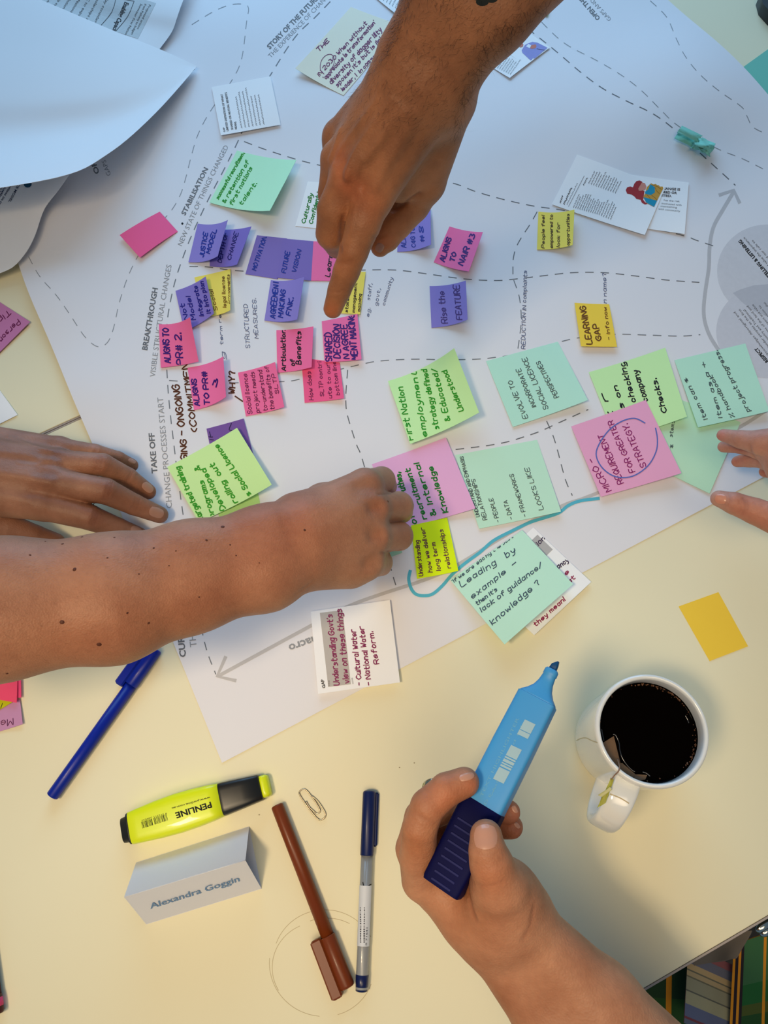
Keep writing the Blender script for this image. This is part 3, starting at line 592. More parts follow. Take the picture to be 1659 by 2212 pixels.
Draw().type('GAP', (703, 1486), (699, 1467), 6.5, .03).type('TITLE', (713, 1482), (712, 1470), 3).type('NOTES', (764, 1477), (762, 1464), 3).put('printed_title', B, ink((60, 58, 58)), o, .25)
Draw().pen("Understanding Govt's", (733, 1480), (718, 1328), 12, 2.4).pen('view on these things', (754, 1476), (738, 1316), 12, 2.4).pen('- Cultural Water', (782, 1480), (768, 1360), 11, 2.4).pen('- National Water', (802, 1480), (786, 1354), 11, 2.4).pen('Reform.', (819, 1434), (806, 1365), 11, 2.4).put('handwriting', B, ink((142, 50, 96)), o, .25)
o = sheet('paper_card', [(1152, 1139), (1277, 1257), (1154, 1372), (1030, 1256)], (1, 2, 3, 1), .6, WHT, 'L', label='white card mostly under the teal leading by example note', cat='card')
B = bvo(o)
Draw().fill([(1161, 1155), (1194, 1187), (1140, 1240), (1108, 1207)]).put('printed_box', B, ink((184, 182, 182)), o, .12)
Draw().pen('ation', (1150, 1192), (1177, 1165), 10, 1.8).pen('stancy', (1195, 1238), (1228, 1212), 10, 2).put('handwriting', B, ink((50, 30, 70)), o, .25)
Draw().pen('we', (1213, 1253), (1229, 1237), 9, 2.2).pen('hat', (1224, 1268), (1242, 1249), 9, 2.2).pen('they mean!', (1157, 1354), (1221, 1297), 9, 2.2).put('handwriting', B, ink((150, 36, 84)), o, .25)
# left edge notes on the table
o = note([(-80, 600), (65, 695), (-22, 782), (-160, 690)], (0, 2, 1, 0), .5, (206, 130, 176), 'lilac sticky note cut by the left edge, on bare table above the resting hand', [('Personal', (38, 690), (-12, 742), 10), ('Tips', (18, 668), (-14, 700), 10)], (110, 30, 80), 1.8, on='table')
o = sheet('paper_card', [(-60, 762), (38, 896), (-60, 945), (-160, 820)], (0, 1, 0, 0), .5, WHT, 'L', label='white card corner at the left edge above the resting hand', cat='card', on='table')
note([(-60, 1440), (45, 1458), (46, 1507), (-60, 1512)], (0, 1, 1, 0), 2.2, (244, 80, 130), 'rear one of two pink notes at the left edge, behind the other', on='table')
note([(-60, 1450), (38, 1455), (36, 1518), (-70, 1500)], (0, 1, 2, 0), 3.2, (250, 84, 120), 'front one of two pink notes at the left edge, on top of the pile', on='table')
note([(-70, 1470), (30, 1480), (26, 1517), (-30, 1550)], (0, 1, 1, 0), 1.5, (206, 206, 30), 'olive yellow note peeping out of the pile at the left edge', [('ll', (2, 1530), (14, 1526), 10)], (70, 60, 20), 1.3, on='table')
note([(-60, 1490), (43, 1512), (49, 1564), (-40, 1592)], (0, 1, 2, 0), .6, (208, 150, 190), 'lilac note under the pink ones at the left edge', [('Mee', (28, 1552), (-12, 1560), 13)], (100, 36, 76), 1.5, on='table')

# crumpled teal paper
o = thing('crumpled_paper', U(1500, 305), 'crumpled teal strip of paper on the poster at upper right', 'paper')
r2 = random.Random(5); cm = paper((140, 214, 196), .1)
def crumple(c, du, dv, n, amp, h0, top=0):
    G = np.zeros((n, n, 3))
    for i in range(n):
        for j in range(n):
            s, t = i/(n-1)*2-1, j/(n-1)*2-1
            x, y = c[0]+du[0]*s+dv[0]*t, c[1]+du[1]*s+dv[1]*t
            hh = h0+top*(1-s*s)*(1-t*t)+r2.uniform(-amp, amp)
            p = U(x+r2.uniform(-1, 1)*amp*.6, y+r2.uniform(-1, 1)*amp*.6, max(1.4, hh)+zp(*U(x, y)[:2])); G[i, j] = p
    return thick_sheet(G, .6)
for nm, c, du, dv, n, amp, h0, top in (('folded_strip', (1482, 301), (20, 11), (-5, 8), 5, .9, 3, 1), ('folded_strip', (1490, 289), (22, 11), (-5, 7), 5, 1.0, 9, 3), ('crumpled_end', (1519, 315), (21, 9), (-7, 13), 8, 4.2, 5, 11)):
    V, Fc, ft = crumple(c, du, dv, n, amp, h0, top); mesh(nm, V, Fc, cm, o)

# ------------------------------------------------------------------ curled sheets at the upper left
def curve(P, n, sm=6):
    Q = np.array(_cr(P, sm)); d = np.r_[0, np.cumsum(np.linalg.norm(np.diff(Q[:, :2], axis=0), axis=1))]; t = np.linspace(0, d[-1], n)
    return np.stack([np.interp(t, d, Q[:, k]) for k in range(3)], 1)
def curled(rows, n, mcount, key):
    """rows: edge curves (px, py, height) from one side to the other; blended smoothly"""
    R = [curve(r, n) for r in rows]; G = np.zeros((n, mcount, 3))
    for i in range(n):
        q = np.array(_cr([R[k][i] for k in range(len(R))], 8)); tt = np.linspace(0, len(q)-1, mcount)
        for j, t in enumerate(tt):
            k = min(int(t), len(q)-2); p = q[k]*(1-(t-k))+q[k+1]*(t-k); G[i, j] = U(*p)
    V, Fc, ft = thick_sheet(G, .25); BV[key] = bvh_of(V[:n*mcount], ft)
    return V, Fc
pw = principled('curled_paper', (246, 246, 248), .6, .25, .01, 10, .03, 400, transl=.10)
V, Fc = curled([[(149, 378, 30), (125, 412, 26), (100, 444, 18), (89, 468, 15), (75, 510, 16), (57, 544, 16), (30, 575, 14), (0, 590, 12), (-90, 625, 10)],
                [(120, 360, 16), (80, 390, 13), (40, 420, 11), (10, 450, 11), (-20, 480, 11), (-60, 510, 11), (-90, 530, 10), (-120, 550, 9), (-200, 580, 8)],
                [(60, 300, 8), (0, 330, 8), (-60, 350, 8), (-100, 370, 8), (-140, 390, 8), (-170, 410, 8), (-200, 430, 8), (-230, 450, 8), (-300, 480, 8)]], 30, 26, 'p3')
o = mesh('paper_sheet', V, Fc, pw, None, True); tag(o, 'large shaded white sheet with a dark round stamp, under the curled sheet at left', 'paper')
Draw().type('JUSTICE MODEL', (50, 378), (18, 436), 5, .02).type('set of actions on recognition', (34, 380), (-20, 470), 5, .02).type('the justice model', (20, 386), (-24, 462), 5, .02).type('actions', (8, 396), (-20, 444), 5).put('body_print', BV['p3'], ink((40, 50, 90)), o, .3)
Draw().disc((60, 398), 8.5, 7.5, 20).put('printed_stamp', BV['p3'], ink((24, 80, 110)), o, .3)
V, Fc = curled([[(420, -50, 16), (396, 0, 16), (383, 36, 14), (371, 69, 9), (343, 108, 6)],
                [(300, -80, 15), (270, -30, 14), (250, 10, 11), (236, 40, 7), (220, 90, 6)],
                [(60, -170, 15), (40, -120, 14), (20, -80, 11), (0, -40, 7), (-20, 10, 6)]], 22, 22, 'p2')
o = mesh('paper_sheet', V, Fc, pw, None, True); tag(o, 'large white sheet printed with a grey text panel, behind the curled sheet', 'paper')
Draw().fill([(90, -70), (337, 7), (298, 84), (40, 0)], 14).put('printed_panel', BV['p2'], ink((200, 206, 208)), o, .2)
Draw().type('Enabling Capacity', (270, 4), (240, 72), 10, .03).put('printed_title', BV['p2'], ink((50, 52, 56)), o, .4)
D = Draw().line([(290, 3), (276, 36), (250, 68)], 1.2, 3).line([(252, -10), (242, 26), (214, 60)], 1.2, 3).line([(252, -4), (290, 3)], 1.2)
for k, t in enumerate(('May consider su', 'scholarships and', 'P&C to expand', 'First Nations ap', 'Contributions as', 'Internship oppo', 'Education netw', 'such networks', 'and construct')):
    x = 232-k*17.5; D.type(t, (x, -8-k*4), (x-34, 60-k*7.5), 6)
D.type('Proposed action', (322, 10), (296, 62), 5).type('from Pathway to Indigen', (313, 8), (283, 74), 5).type('Sunwater First Nations', (304, 8), (268, 78), 5)
D.put('body_print', BV['p2'], ink((84, 88, 92)), o, .4)
V, Fc = curled([[(426, 143, 8), (345, 106, 12), (240, 64, 20), (80, -4, 30), (-160, -100, 34)],
                [(424, 145, 8), (350, 135, 12), (245, 120, 20), (80, 100, 26), (-160, 60, 28)],
                [(422, 147, 8.5), (352, 170, 13), (235, 200, 22), (60, 215, 26), (-170, 210, 26)],
                [(421, 149, 9), (348, 212, 15), (215, 275, 22), (30, 305, 26), (-180, 310, 26)],
                [(420, 150, 9), (330, 250, 28), (232, 333, 56), (120, 384, 72), (-180, 432, 68)]], 40, 44, 'p1')
o = mesh('paper_sheet', V, Fc, pw, None, True); tag(o, 'large blank curled white sheet arching over the upper left corner', 'paper')
V, Fc, ft = thick_sheet(np.array([[U(x, y, 14+zp(*U(x, y)[:2])*.3) for x, y in r] for r in (((1642, -14), (1648, 8), (1668, 30)), ((1700, -30), (1710, 10), (1720, 45)), ((1800, -30), (1800, 10), (1800, 60)))]), 14)
o = mesh('dark_case', V, Fc, principled('dark_plastic', (50, 56, 58), .5, .4)); tag(o, 'corner of a dark grey case at the upper right corner of the picture', 'case')
# ------------------------------------------------------------------ pens
def felt_pen(name, label, pe, pj, pc, r, rc, col, flange=None, capcol=None, barrel=None, cat='marker'):
    """pe: barrel end, pj: cap joint, pc: cap end (px); flange: (side px point, width, a0, a1)"""
    E_, J_, K_ = U(*pe, r), U(*pj, r), U(*pc, rc); a, s, u = frame(K_-E_)
    L = np.linalg.norm(K_-E_); J = (J_-E_)@a
    t = thing(name, E_, label, cat)
    m = principled('pen_plastic', col, .36, .3, .03, 30, coat=.05); mb = barrel or m; mc = capcol or m
    c0 = E_.copy(); c0[2] = r+.05; cc = c0.copy(); cc[2] = rc+.05
    dec = (K_-E_); a = unit(np.array([dec[0], dec[1], 0])); s = np.cross(a, zz)
    rings = [ring(c0+a*x, s, zz, q, q, 28) for x, q in ((0, r-1.2), (.5, r-.3), (1.2, r), (J+1, r))]
    V, Fc = loft(rings); o = mesh('barrel', V, Fc, mb, t, True)
    rings = [ring(cc+a*x, s, zz, q, q, 28) for x, q in ((J, rc-.3), (J+.5, rc), (L-2, rc), (L-.6, rc-.5), (L, rc-1.6))]
    V, Fc = loft(rings); c = mesh('cap', V, Fc, mc, t, True)
    if flange:
        side, w, x0, x1, hu = flange
        V, Fc = box_on(cc+a*(x0+x1)/2+s*side*(rc+w/2-1.2)+zz*(hu-rc+.4), a, s, zz, (x1-x0)/2, w/2, hu, 1.3); mesh('clip', V, Fc, mc, c)
    return t, a, s, c0, L, J
felt_pen('felt_marker', 'brown capped felt marker lying on the table between the paper clip and navy pen', (598, 1739), (707, 2022), (751, 2134), 5.1, 6.0, (118, 52, 18), (1, 9, 103, 146, 5.2))
felt_pen('felt_marker', 'royal blue capped felt marker on the table, its cap under the crossing forearm', (112, 1721), (284, 1480), (338, 1402), 5.2, 5.8, (8, 36, 150), (-1, 8.5, 103, 141, 5.0))
grey = principled('grey_barrel', (150, 152, 152), .3, .5, .02, 30, coat=.3)
t, a, s, c0, L, J = felt_pen('fineliner_pen', 'navy capped pen with a grey barrel and white barcode sticker, right of the brown marker', (781, 2140), (793, 1848), (798, 1708), 4.7, 5.3, (14, 30, 84), (1, 3.6, 100, 141, 1.8), barrel=grey, cat='pen')
V, Fc = loft([ring(c0+a*x, s, zz, q, q, 28) for x, q in ((-.6, 3.6), (-.1, 4.6), (10.5, 5.0), (10.9, 4.5))]); mesh('end_plug', V, Fc, principled('navy_plastic', (14, 28, 78), .3, .5), t, True)
# sticker wraps the upper half of the barrel
G = np.array([[c0+a*x+s*4.95*math.cos(q)+zz*4.95*math.sin(q) for q in np.linspace(.25, math.pi+.1, 12)] for x in np.linspace(30, 72, 6)])
V, Fc, ft = thick_sheet(G, .1); st = mesh('sticker', V, Fc, principled('sticker', (216, 220, 226), .5, .3), t, True); bs = bvh_of(V, Fc)
rB = random.Random(3); D = Draw(); y = 1960.
while y < 2036:
    w = rB.choice((.8, 1.2, 1.8, 2.4)); x0 = 781; D.fill([(x0-3, y), (x0+7, y), (x0+7, y+w), (x0-3, y+w)], 1); y += w+rB.choice((.9, 1.3, 1.9))
D.type('0 71641', (792, 2042), (794, 2004), 3.2); D.put('barcode', bs, ink((60, 60, 70)), st, .3)
bb = bvh_of(*loft([ring(c0+a*x, s, zz, 4.72, 4.72, 28) for x in (0, 95)]))
Draw().line([(784, 1906), (786, 1914), (791, 1917), (798, 1912), (803, 1910), (802, 1916), (797, 1920), (799, 1926), (804, 1926)], 2.0, 4).line([(788, 1927), (803, 1931)], 2).line([(779, 1916), (779, 1933)], 1.2).put('printed_logo', bb, ink((30, 30, 36)), t, .1)
felt_pen('felt_marker', 'dark maroon marker with a pink band cut by the left edge at the bottom', (-50, 1880), (-12, 2150), (-7, 2192), 5.2, 5.6, (70, 14, 24))
mk = C.objects[-1].parent if C.objects[-1].parent else None
E0 = U(-50, 1880, 5.2); K0 = U(-7, 2192, 5.6); aa = unit(np.array([*(K0-E0)[:2], 0])); ss = np.cross(aa, zz); q0 = K0-aa*11; q0[2] = 5.7
V, Fc = loft([ring(q0+aa*x, ss, zz, 5.8, 5.8, 24) for x in (0, 6)]); mesh('band', V, Fc, principled('pink_band', (226, 60, 120), .4), mk, True)

# yellow highlighter
A0, A1 = U(265, 1795, 7.5), U(581, 1695, 7.5); a = unit(np.array([*(A1-A0)[:2], 0])); s = np.cross(a, zz); L = np.linalg.norm((A1-A0)[:2])
t = thing('highlighter', A0, 'yellow highlighter with black cap and base lying above the folded name card', 'highlighter')
ye = principled('yellow_plastic', (226, 240, 6), .35, .5, .03, 30, coat=.3); bk = principled('black_plastic', (22, 22, 20), .35, .5)
def hl(secs, nm, m, p=4.5):
    V, Fc = loft([ring(np.array([*(A0+a*x*L)[:2], hh+.05]), s, zz, w, hh, 36, p) for x, w, hh in secs]); return mesh(nm, V, Fc, m, t, True), bvh_of(V, Fc)
hl([(.0, 8.6, 5.6), (.008, 9.8, 6.4), (.045, 10.4, 6.8), (.05, 12.2, 7.3), (.062, 12.6, 7.4)], 'base', bk)
o, by = hl([(.058, 12.2, 7.2), (.065, 12.8, 7.5), (.12, 13.4, 7.8), (.25, 14.8, 8.2), (.38, 15.5, 8.4), (.5, 15.1, 8.3), (.6, 14.2, 8.0), (.685, 12.9, 7.6)], 'body', ye)
hl([(.665, 12.4, 7.3), (.68, 13.0, 7.7), (.70, 12.9, 7.8), (.82, 11.6, 7.2), (.94, 10.2, 6.6), (.948, 9.6, 6.0)], 'cap', bk)
hl([(.935, 9.0, 5.6), (.985, 8.8, 5.4), (1.0, 7.8, 4.4)], 'cap_plug', ye)
Draw().type('PENLINE', (455, 1732), (378, 1756), 13, .03).type('www.penline.com.au', (453.5, 1720.5), (371, 1744.5), 4.6, .01).put('printed_name', by, ink((30, 32, 20)), t, .15)
D = Draw(); ux, uy = 55/57.5, -17.5/57.5; x = 0.; rB = random.Random(8)
while x < 57:
    w = rB.choice((.7, 1.1, 1.7)); p = (305+ux*x, 1775.6+uy*x); q = (p[0]+ux*w, p[1]+uy*w); D.fill([p, q, (q[0]+3.2, q[1]+14), (p[0]+3.2, p[1]+14)], 1); x += w+rB.choice((.9, 1.3, 1.8)); 
    if 24 < x < 27: x += 3
D.type('9 312311 309537', (360, 1755), (305, 1771), 3.4); D.put('barcode', by, ink((40, 42, 24)), t, .15)

# folded name card
q = [U(294, 1863, .2), U(538, 1785, .2), U(565, 1920, .2), U(316, 1997, .2)]
r0, r1 = U(268, 1938, 36), U(530, 1858.5, 36)
t = thing('name_card', (q[0]+q[2])/2, 'folded white card tent with a blue printed name, left of the brown marker', 'name card')
cardm = principled('card', (226, 226, 230), .6, .25, .01, 20, .03, 300)
def panel(nm, a_, b_, c_, d_, n=6):
    G = np.array([[((1-i/n)*(1-j/n))*a_+(i/n)*(1-j/n)*b_+(i/n)*(j/n)*c_+(1-i/n)*(j/n)*d_ for j in range(n+1)] for i in range(n+1)])
    V, Fc, ft = thick_sheet(G, .35); return mesh(nm, V, Fc, cardm, t), bvh_of(V, Fc)
fr, bf = panel('front_panel', r0, r1, q[2], q[3]); panel('back_panel', q[0], q[1], r1, r0); panel('base_panel', q[0]+zz*.3, q[1]+zz*.3, q[2]+zz*.3, q[3]+zz*.3)
Draw().type('Alexandra Goggin', (325, 1962), (518, 1902), 12, .014).put('printed_name', bf, ink((110, 144, 182)), fr, .6)

# paper clip
P = [(420, 210), (450, 262), (495, 305), (515, 322), (540, 312), (546, 290), (520, 240), (475, 175), (430, 118), (400, 103), (368, 118), (362, 150), (420, 240), (480, 320), (520, 365), (550, 381), (582, 365), (596, 335), (585, 298), (530, 215), (470, 160)]
P = [U(560+x/4.159, 1680+y/4.159, 1.0) for x, y in P]
Vv, Fc = tube(_cr(P, 4), .58, 8); o = mesh('paper_clip', Vv, Fc, principled('clip_wire', (186, 172, 146), .32, .5, metallic=1), None, True); tag(o, 'single gold-silver wire paper clip on the table right of the yellow highlighter', 'paper clip')

# ------------------------------------------------------------------ mug of black tea
MC = U(1409, 1577, 102); MC[2] = 0; HM = 102.
por = principled('white_glaze', (238, 240, 238), .12, .55, .01, 10, coat=.6)
t = thing('mug', MC, 'white glazed mug with tea dribbles, standing on the bare table at lower right', 'mug')
prof = [(30, .2), (34.5, .2), (36.5, 1.5), (38.2, 5), (38.8, 12), (39, 60), (39.2, 96), (39.1, 100), (38.2, 101.7), (37.0, 102), (35.9, 101.3), (35.4, 99), (35.2, 92), (35.0, 40), (34, 8), (30, 5), (10, 4.6)]
V, Fc = loft([ring(MC+zz*z, np.array([1, 0, 0]), np.array([0, 1, 0]), r, r, 72) for r, z in prof]); cup = mesh('cup', V, Fc, por, t, True); bm = [(V, Fc)]
hd = U(1303, 1768, 58)-MC; hd[2] = 0; hd = unit(hd); hs = np.cross(hd, zz)
hp = _cr([(37, 88), (46, 91), (57, 89), (66, 80), (70, 66), (69, 50), (62, 35), (52, 25), (44, 20), (37.5, 17)], 5)
rings = []
T = np.gradient(np.array(hp), axis=0)
for (r, z), tt in zip(hp, T):
    tt = unit(tt); nrm = -hd*tt[1]+zz*tt[0]; c = MC+hd*r+zz*z; w = 9.5
    rings.append(ring(c, hs, nrm, w, 3.9, 22, 3.2))
V, Fc = loft(rings); mesh('handle', V, Fc, por, t, True); bm.append((V, Fc))
allV = np.concatenate([bm[0][0], bm[1][0]]); allF = list(bm[0][1])+[tuple(i+len(bm[0][0]) for i in f) for f in bm[1][1]]
bmug = bvh_of(allV, allF)
Draw().line([(1230, 1598), (1240, 1603), (1252, 1596), (1266, 1594), (1276, 1599), (1290, 1604)], 2.2, 4).line([(1232, 1600), (1236, 1640), (1252, 1668), (1276, 1684)], 1.2, 4).put('tea_dribble', bmug, principled('tea_stain', (196, 186, 150), .3, .4), t, .08)
Draw().line([(1315, 1714), (1340, 1724), (1358, 1735)], 2.6, 4).put('tea_dribble', bmug, principled('tea_stain2', (182, 164, 124), .3, .4), t, .1)
# tea surface
cz = 87.
tea = principled('black_tea', (5, 3, 2), .03, .01, .02, 10)
V = [MC+zz*cz]; n = 72; Fc = []
for k, rr in enumerate((20, 33, 34.6, 35.15)):
    for j in range(n): V.append(MC+np.array([math.cos(2*math.pi*j/n)*rr, math.sin(2*math.pi*j/n)*rr, cz+(0, 0, .25, 1.0)[k]]))
for j in range(n): Fc.append((0, 1+j, 1+(j+1) % n))
for k in range(3):
    for j in range(n): a_ = 1+k*n+j; b_ = 1+k*n+(j+1) % n; Fc.append((a_, a_+n, b_+n, b_))
liq = mesh('black_tea', V, Fc, tea, None, True); tag(liq, 'black tea filling the white mug', 'drink')
Vb, Fb = [], []; rb = random.Random(4)
def blob(c, r, nn=6):
    b0 = len(Vb); 
    for i in range(4):
        for j in range(nn): th = math.pi/2*i/3.2; Vb.append(c+np.array([math.cos(2*math.pi*j/nn)*math.cos(th), math.sin(2*math.pi*j/nn)*math.cos(th), math.sin(th)])*r)
    for i in range(3):
        for j in range(nn): Fb.append((b0+i*nn+j, b0+i*nn+(j+1) % nn, b0+(i+1)*nn+(j+1) % nn, b0+(i+1)*nn+j))
for k in range(120):
    an = rb.choice((rb.gauss(1.4, .35), rb.gauss(.9, .3), rb.gauss(-.5, .25), rb.uniform(0, 6.28))); rr = 34.4-abs(rb.gauss(0, .9)); blob(MC+np.array([math.cos(an)*rr, math.sin(an)*rr, cz+.1]), rb.uniform(.25, .75))
mesh('tea_bubbles', Vb, Fb, principled('bubble', (92, 56, 26), .1, .6, coat=.5), liq, True, kind='stuff')
pts = [(570, 735), (595, 748), (620, 810), (627, 870), (650, 940), (690, 1000), (730, 1040), (757, 1055)]
men = principled('tea_meniscus', (14, 8, 5), .12, .9, coat=.8)  # raised glossy ridges, added so the dull tea surface catches lamp highlights
for pl in (pts, [(470, 690), (480, 740), (492, 792)], [(822, 1058), (855, 1068), (886, 1094)], [(1186, 575), (1205, 610), (1216, 640)]):
    V, Fc = tube(_cr([U(1180+x/3.95, 1400+y/3.95, cz+.25) for x, y in pl], 5), .55, 10); mesh('meniscus', V, Fc, men, liq, True)
# tea bag at the handle side, string and tag
tb = thing('tea_bag', U(1340, 1660, 88), 'brown tea bag against the mug wall with its string and crumpled tag over the handle', 'tea bag')
bagm = principled('wet_tea_bag', (120, 92, 66), .35, .4, .15, 200, .3, 500, transl=.1)
def cl(p, rmax=34.3):
    v = p[:2]-MC[:2]; r = np.linalg.norm(v)
    if r > rmax: p = p.copy(); p[:2] = MC[:2]+v*rmax/r
    return p
r3 = random.Random(2)
def patch(q4, n, hs4, jit=.5, rmax=34.3):
    G = np.zeros((n, n, 3))
    for i in range(n):
        for j in range(n):
            u, v = i/(n-1), j/(n-1); w = ((1-u)*(1-v), u*(1-v), u*v, (1-u)*v)
            x = sum(k*c[0] for k, c in zip(w, q4)); y = sum(k*c[1] for k, c in zip(w, q4)); h = sum(k*c for k, c in zip(w, hs4))+r3.uniform(-jit, jit)
            p = U(x, y, h); G[i, j] = cl(p, rmax) if rmax else p
    return thick_sheet(G, .3)
V, Fc, ft = patch([(1300, 1606), (1326, 1590), (1342, 1655), (1330, 1672)], 7, (91, 89, 88.5, 96), .5); mesh('bag', V, Fc, bagm, tb)
V, Fc, ft = patch([(1330, 1650), (1344, 1648), (1372, 1672), (1362, 1690)], 7, (92, 88.5, 88.3, 94), .5); mesh('bag_fold', V, Fc, bagm, tb)
V, Fc, ft = patch([(1360, 1672), (1398, 1674), (1394, 1684), (1362, 1690)], 6, (88.5, 88.2, 88.6, 92), .4); mesh('bag_fold', V, Fc, bagm, tb)
V, Fc = tube(_cr([U(1334, 1640, 92), U(1338, 1655, 101), U(1336, 1666, 103.2), U(1328, 1674, 100), U(1321, 1684, 97)], 5), .45, 6); mesh('string', V, Fc, principled('string', (150, 120, 100), .8), tb, True)
tg = principled('tea_tag', (176, 176, 70), .4, .3, .25, 150, transl=.1)
V, Fc, ft = patch([(1320, 1680), (1326, 1684), (1308, 1735), (1290, 1745)], 7, (97, 97, 95, 94), .8, None); mesh('tag', V, Fc, tg, tb)
V, Fc, ft = patch([(1318, 1700), (1322, 1706), (1300, 1722), (1292, 1718)], 5, (98, 98, 96, 96), .6, None); mesh('tag_fold', V, Fc, principled('tag_pale', (210, 208, 150), .4, transl=.1), tb)
# ------------------------------------------------------------------ arms and hands: one smooth surface each, from a skeleton of tapering bones
def skin(name, col, deep, spots=()):
    m = bpy.data.materials.new(name); m.use_nodes = True; nt = m.node_tree; b = nt.nodes['Principled BSDF']
    tc = nt.nodes.new('ShaderNodeTexCoord')
    def nz(sc, det=4):
        n = nt.nodes.new('ShaderNodeTexNoise'); n.inputs['Scale'].default_value = sc; n.inputs['Detail'].default_value = det; nt.links.new(tc.outputs['Object'], n.inputs['Vector']); return n
    n1, n2 = nz(28), nz(260, 6)
    rp = nt.nodes.new('ShaderNodeValToRGB'); rp.color_ramp.elements[0].position = .32; rp.color_ramp.elements[1].position = .68
    rp.color_ramp.elements[0].color = (*lin(deep), 1); rp.color_ramp.elements[1].color = (*lin(col), 1); nt.links.new(n1.outputs['Fac'], rp.inputs[0])
    mx = nt.nodes.new('ShaderNodeMix'); mx.data_type = 'RGBA'; mx.blend_type = 'MULTIPLY'; mx.inputs[0].default_value = 1
    r2_ = nt.nodes.new('ShaderNodeValToRGB'); r2_.color_ramp.elements[0].color = (.84, .80, .78, 1); r2_.color_ramp.elements[1].color = (1.08, 1.07, 1.06, 1); nt.links.new(n2.outputs['Fac'], r2_.inputs[0])
    nt.links.new(rp.outputs[0], mx.inputs[6]); nt.links.new(r2_.outputs[0], mx.inputs[7])
    at = nt.nodes.new('ShaderNodeAttribute'); at.attribute_name = 'tone'
    m2 = nt.nodes.new('ShaderNodeMix'); m2.data_type = 'RGBA'; m2.blend_type = 'MULTIPLY'; m2.inputs[0].default_value = 1
    nt.links.new(mx.outputs[2], m2.inputs[6]); nt.links.new(at.outputs['Color'], m2.inputs[7]); nt.links.new(m2.outputs[2], b.inputs['Base Color'])
    b.inputs['Roughness'].default_value = .52; b.inputs['Specular IOR Level'].default_value = .38
    b.inputs['Subsurface Weight'].default_value = .18; b.inputs['Subsurface Radius'].default_value = (1, .35, .2); b.inputs['Subsurface Scale'].default_value = .004
    vo = nt.nodes.new('ShaderNodeTexVoronoi'); vo.inputs['Scale'].default_value = 750; nt.links.new(tc.outputs['Object'], vo.inputs['Vector'])
    n3 = nz(420, 3)
    ad = nt.nodes.new('ShaderNodeMath'); ad.operation = 'ADD'; nt.links.new(vo.outputs['Distance'], ad.inputs[0]); nt.links.new(n3.outputs['Fac'], ad.inputs[1])
    bp = nt.nodes.new('ShaderNodeBump'); bp.inputs['Strength'].default_value = .25; bp.inputs['Distance'].default_value = .0007
    nt.links.new(ad.outputs[0], bp.inputs['Height']); nt.links.new(bp.outputs[0], b.inputs['Normal'])
    return m

class Body:
    def __init__(s, step=1.25): s.p = []; s.step = step
    def seg(s, a, b, ra, rb, k=5., root=None, kr=0, rr=20., op='add'):
        s.p.append((np.array(a, float), np.array(b, float), ra, rb, k, root, kr, rr, op)); return s
    def chain(s, pts, k=5., kroot=9.):
        """pts: (px, py, height, radius); blends softly into the hand at its root only"""
        P = [(U(x, y, h), r) for x, y, h, r in pts]
        for i in range(len(P)-1): s.seg(P[i][0], P[i+1][0], P[i][1], P[i+1][1], k if i == 0 else 2.2, P[0][0], kroot, 16.)
        return s
    def bone(s, p, q, k=9.): return s.seg(U(*p[:3]), U(*q[:3]), p[3], q[3], k)
    def dent(s, p, r, k=4., q=None): a = U(*p); return s.seg(a, U(*q) if q else a+.01, r, r, k, op='sub')
    def build(s):
        lo = np.min([np.minimum(a-ra, b-rb) for a, b, ra, rb, *_ , op in s.p if op == 'add'], 0)-4
        hi = np.max([np.maximum(a+ra, b+rb) for a, b, ra, rb, *_ , op in s.p if op == 'add'], 0)+4
        h = s.step; N = np.ceil((hi-lo)/h).astype(int)+1
        Fd = np.full(N, 30., np.float32)
        ax = [lo[i]+h*np.arange(N[i], dtype=np.float32) for i in range(3)]
        for a, b, ra, rb, k, root, kr, rr, op in s.p:
            m = max(ra, rb)+max(k, kr)+4
            l = np.maximum(((np.minimum(a, b)-m-lo)/h).astype(int), 0); u = np.minimum(((np.maximum(a, b)+m-lo)/h).astype(int)+2, N)
            if (u <= l).any(): continue
            X, Y, Z = np.ix_(ax[0][l[0]:u[0]], ax[1][l[1]:u[1]], ax[2][l[2]:u[2]])
            d = (b-a); L2 = max(float(d@d), 1e-6)
            t = np.clip(((X-a[0])*d[0]+(Y-a[1])*d[1]+(Z-a[2])*d[2])/L2, 0, 1).astype(np.float32)
            D_ = np.sqrt((X-a[0]-t*d[0])**2+(Y-a[1]-t*d[1])**2+(Z-a[2]-t*d[2])**2)-(ra+(rb-ra)*t)
            sub = Fd[l[0]:u[0], l[1]:u[1], l[2]:u[2]]
            if root is not None:
                q2 = (X-root[0])**2+(Y-root[1])**2+(Z-root[2])**2; kk = 1.2+(kr-1.2)*np.exp(-q2/(rr*rr)); kk = np.maximum(kk, 0)
                # inside a finger's own chain the joints blend with k
                kk = np.maximum(kk, 1.2)
            else: kk = k
            if op == 'add':
                g = np.clip(.5+.5*(D_-sub)/kk, 0, 1); sub[...] = D_*(1-g)+sub*g-kk*g*(1-g)
            else:
                D2 = -D_; g = np.clip(.5-.5*(D2-sub)/kk, 0, 1); sub[...] = D2*(1-g)+sub*g+kk*g*(1-g)
        return nets(Fd, lo, h)
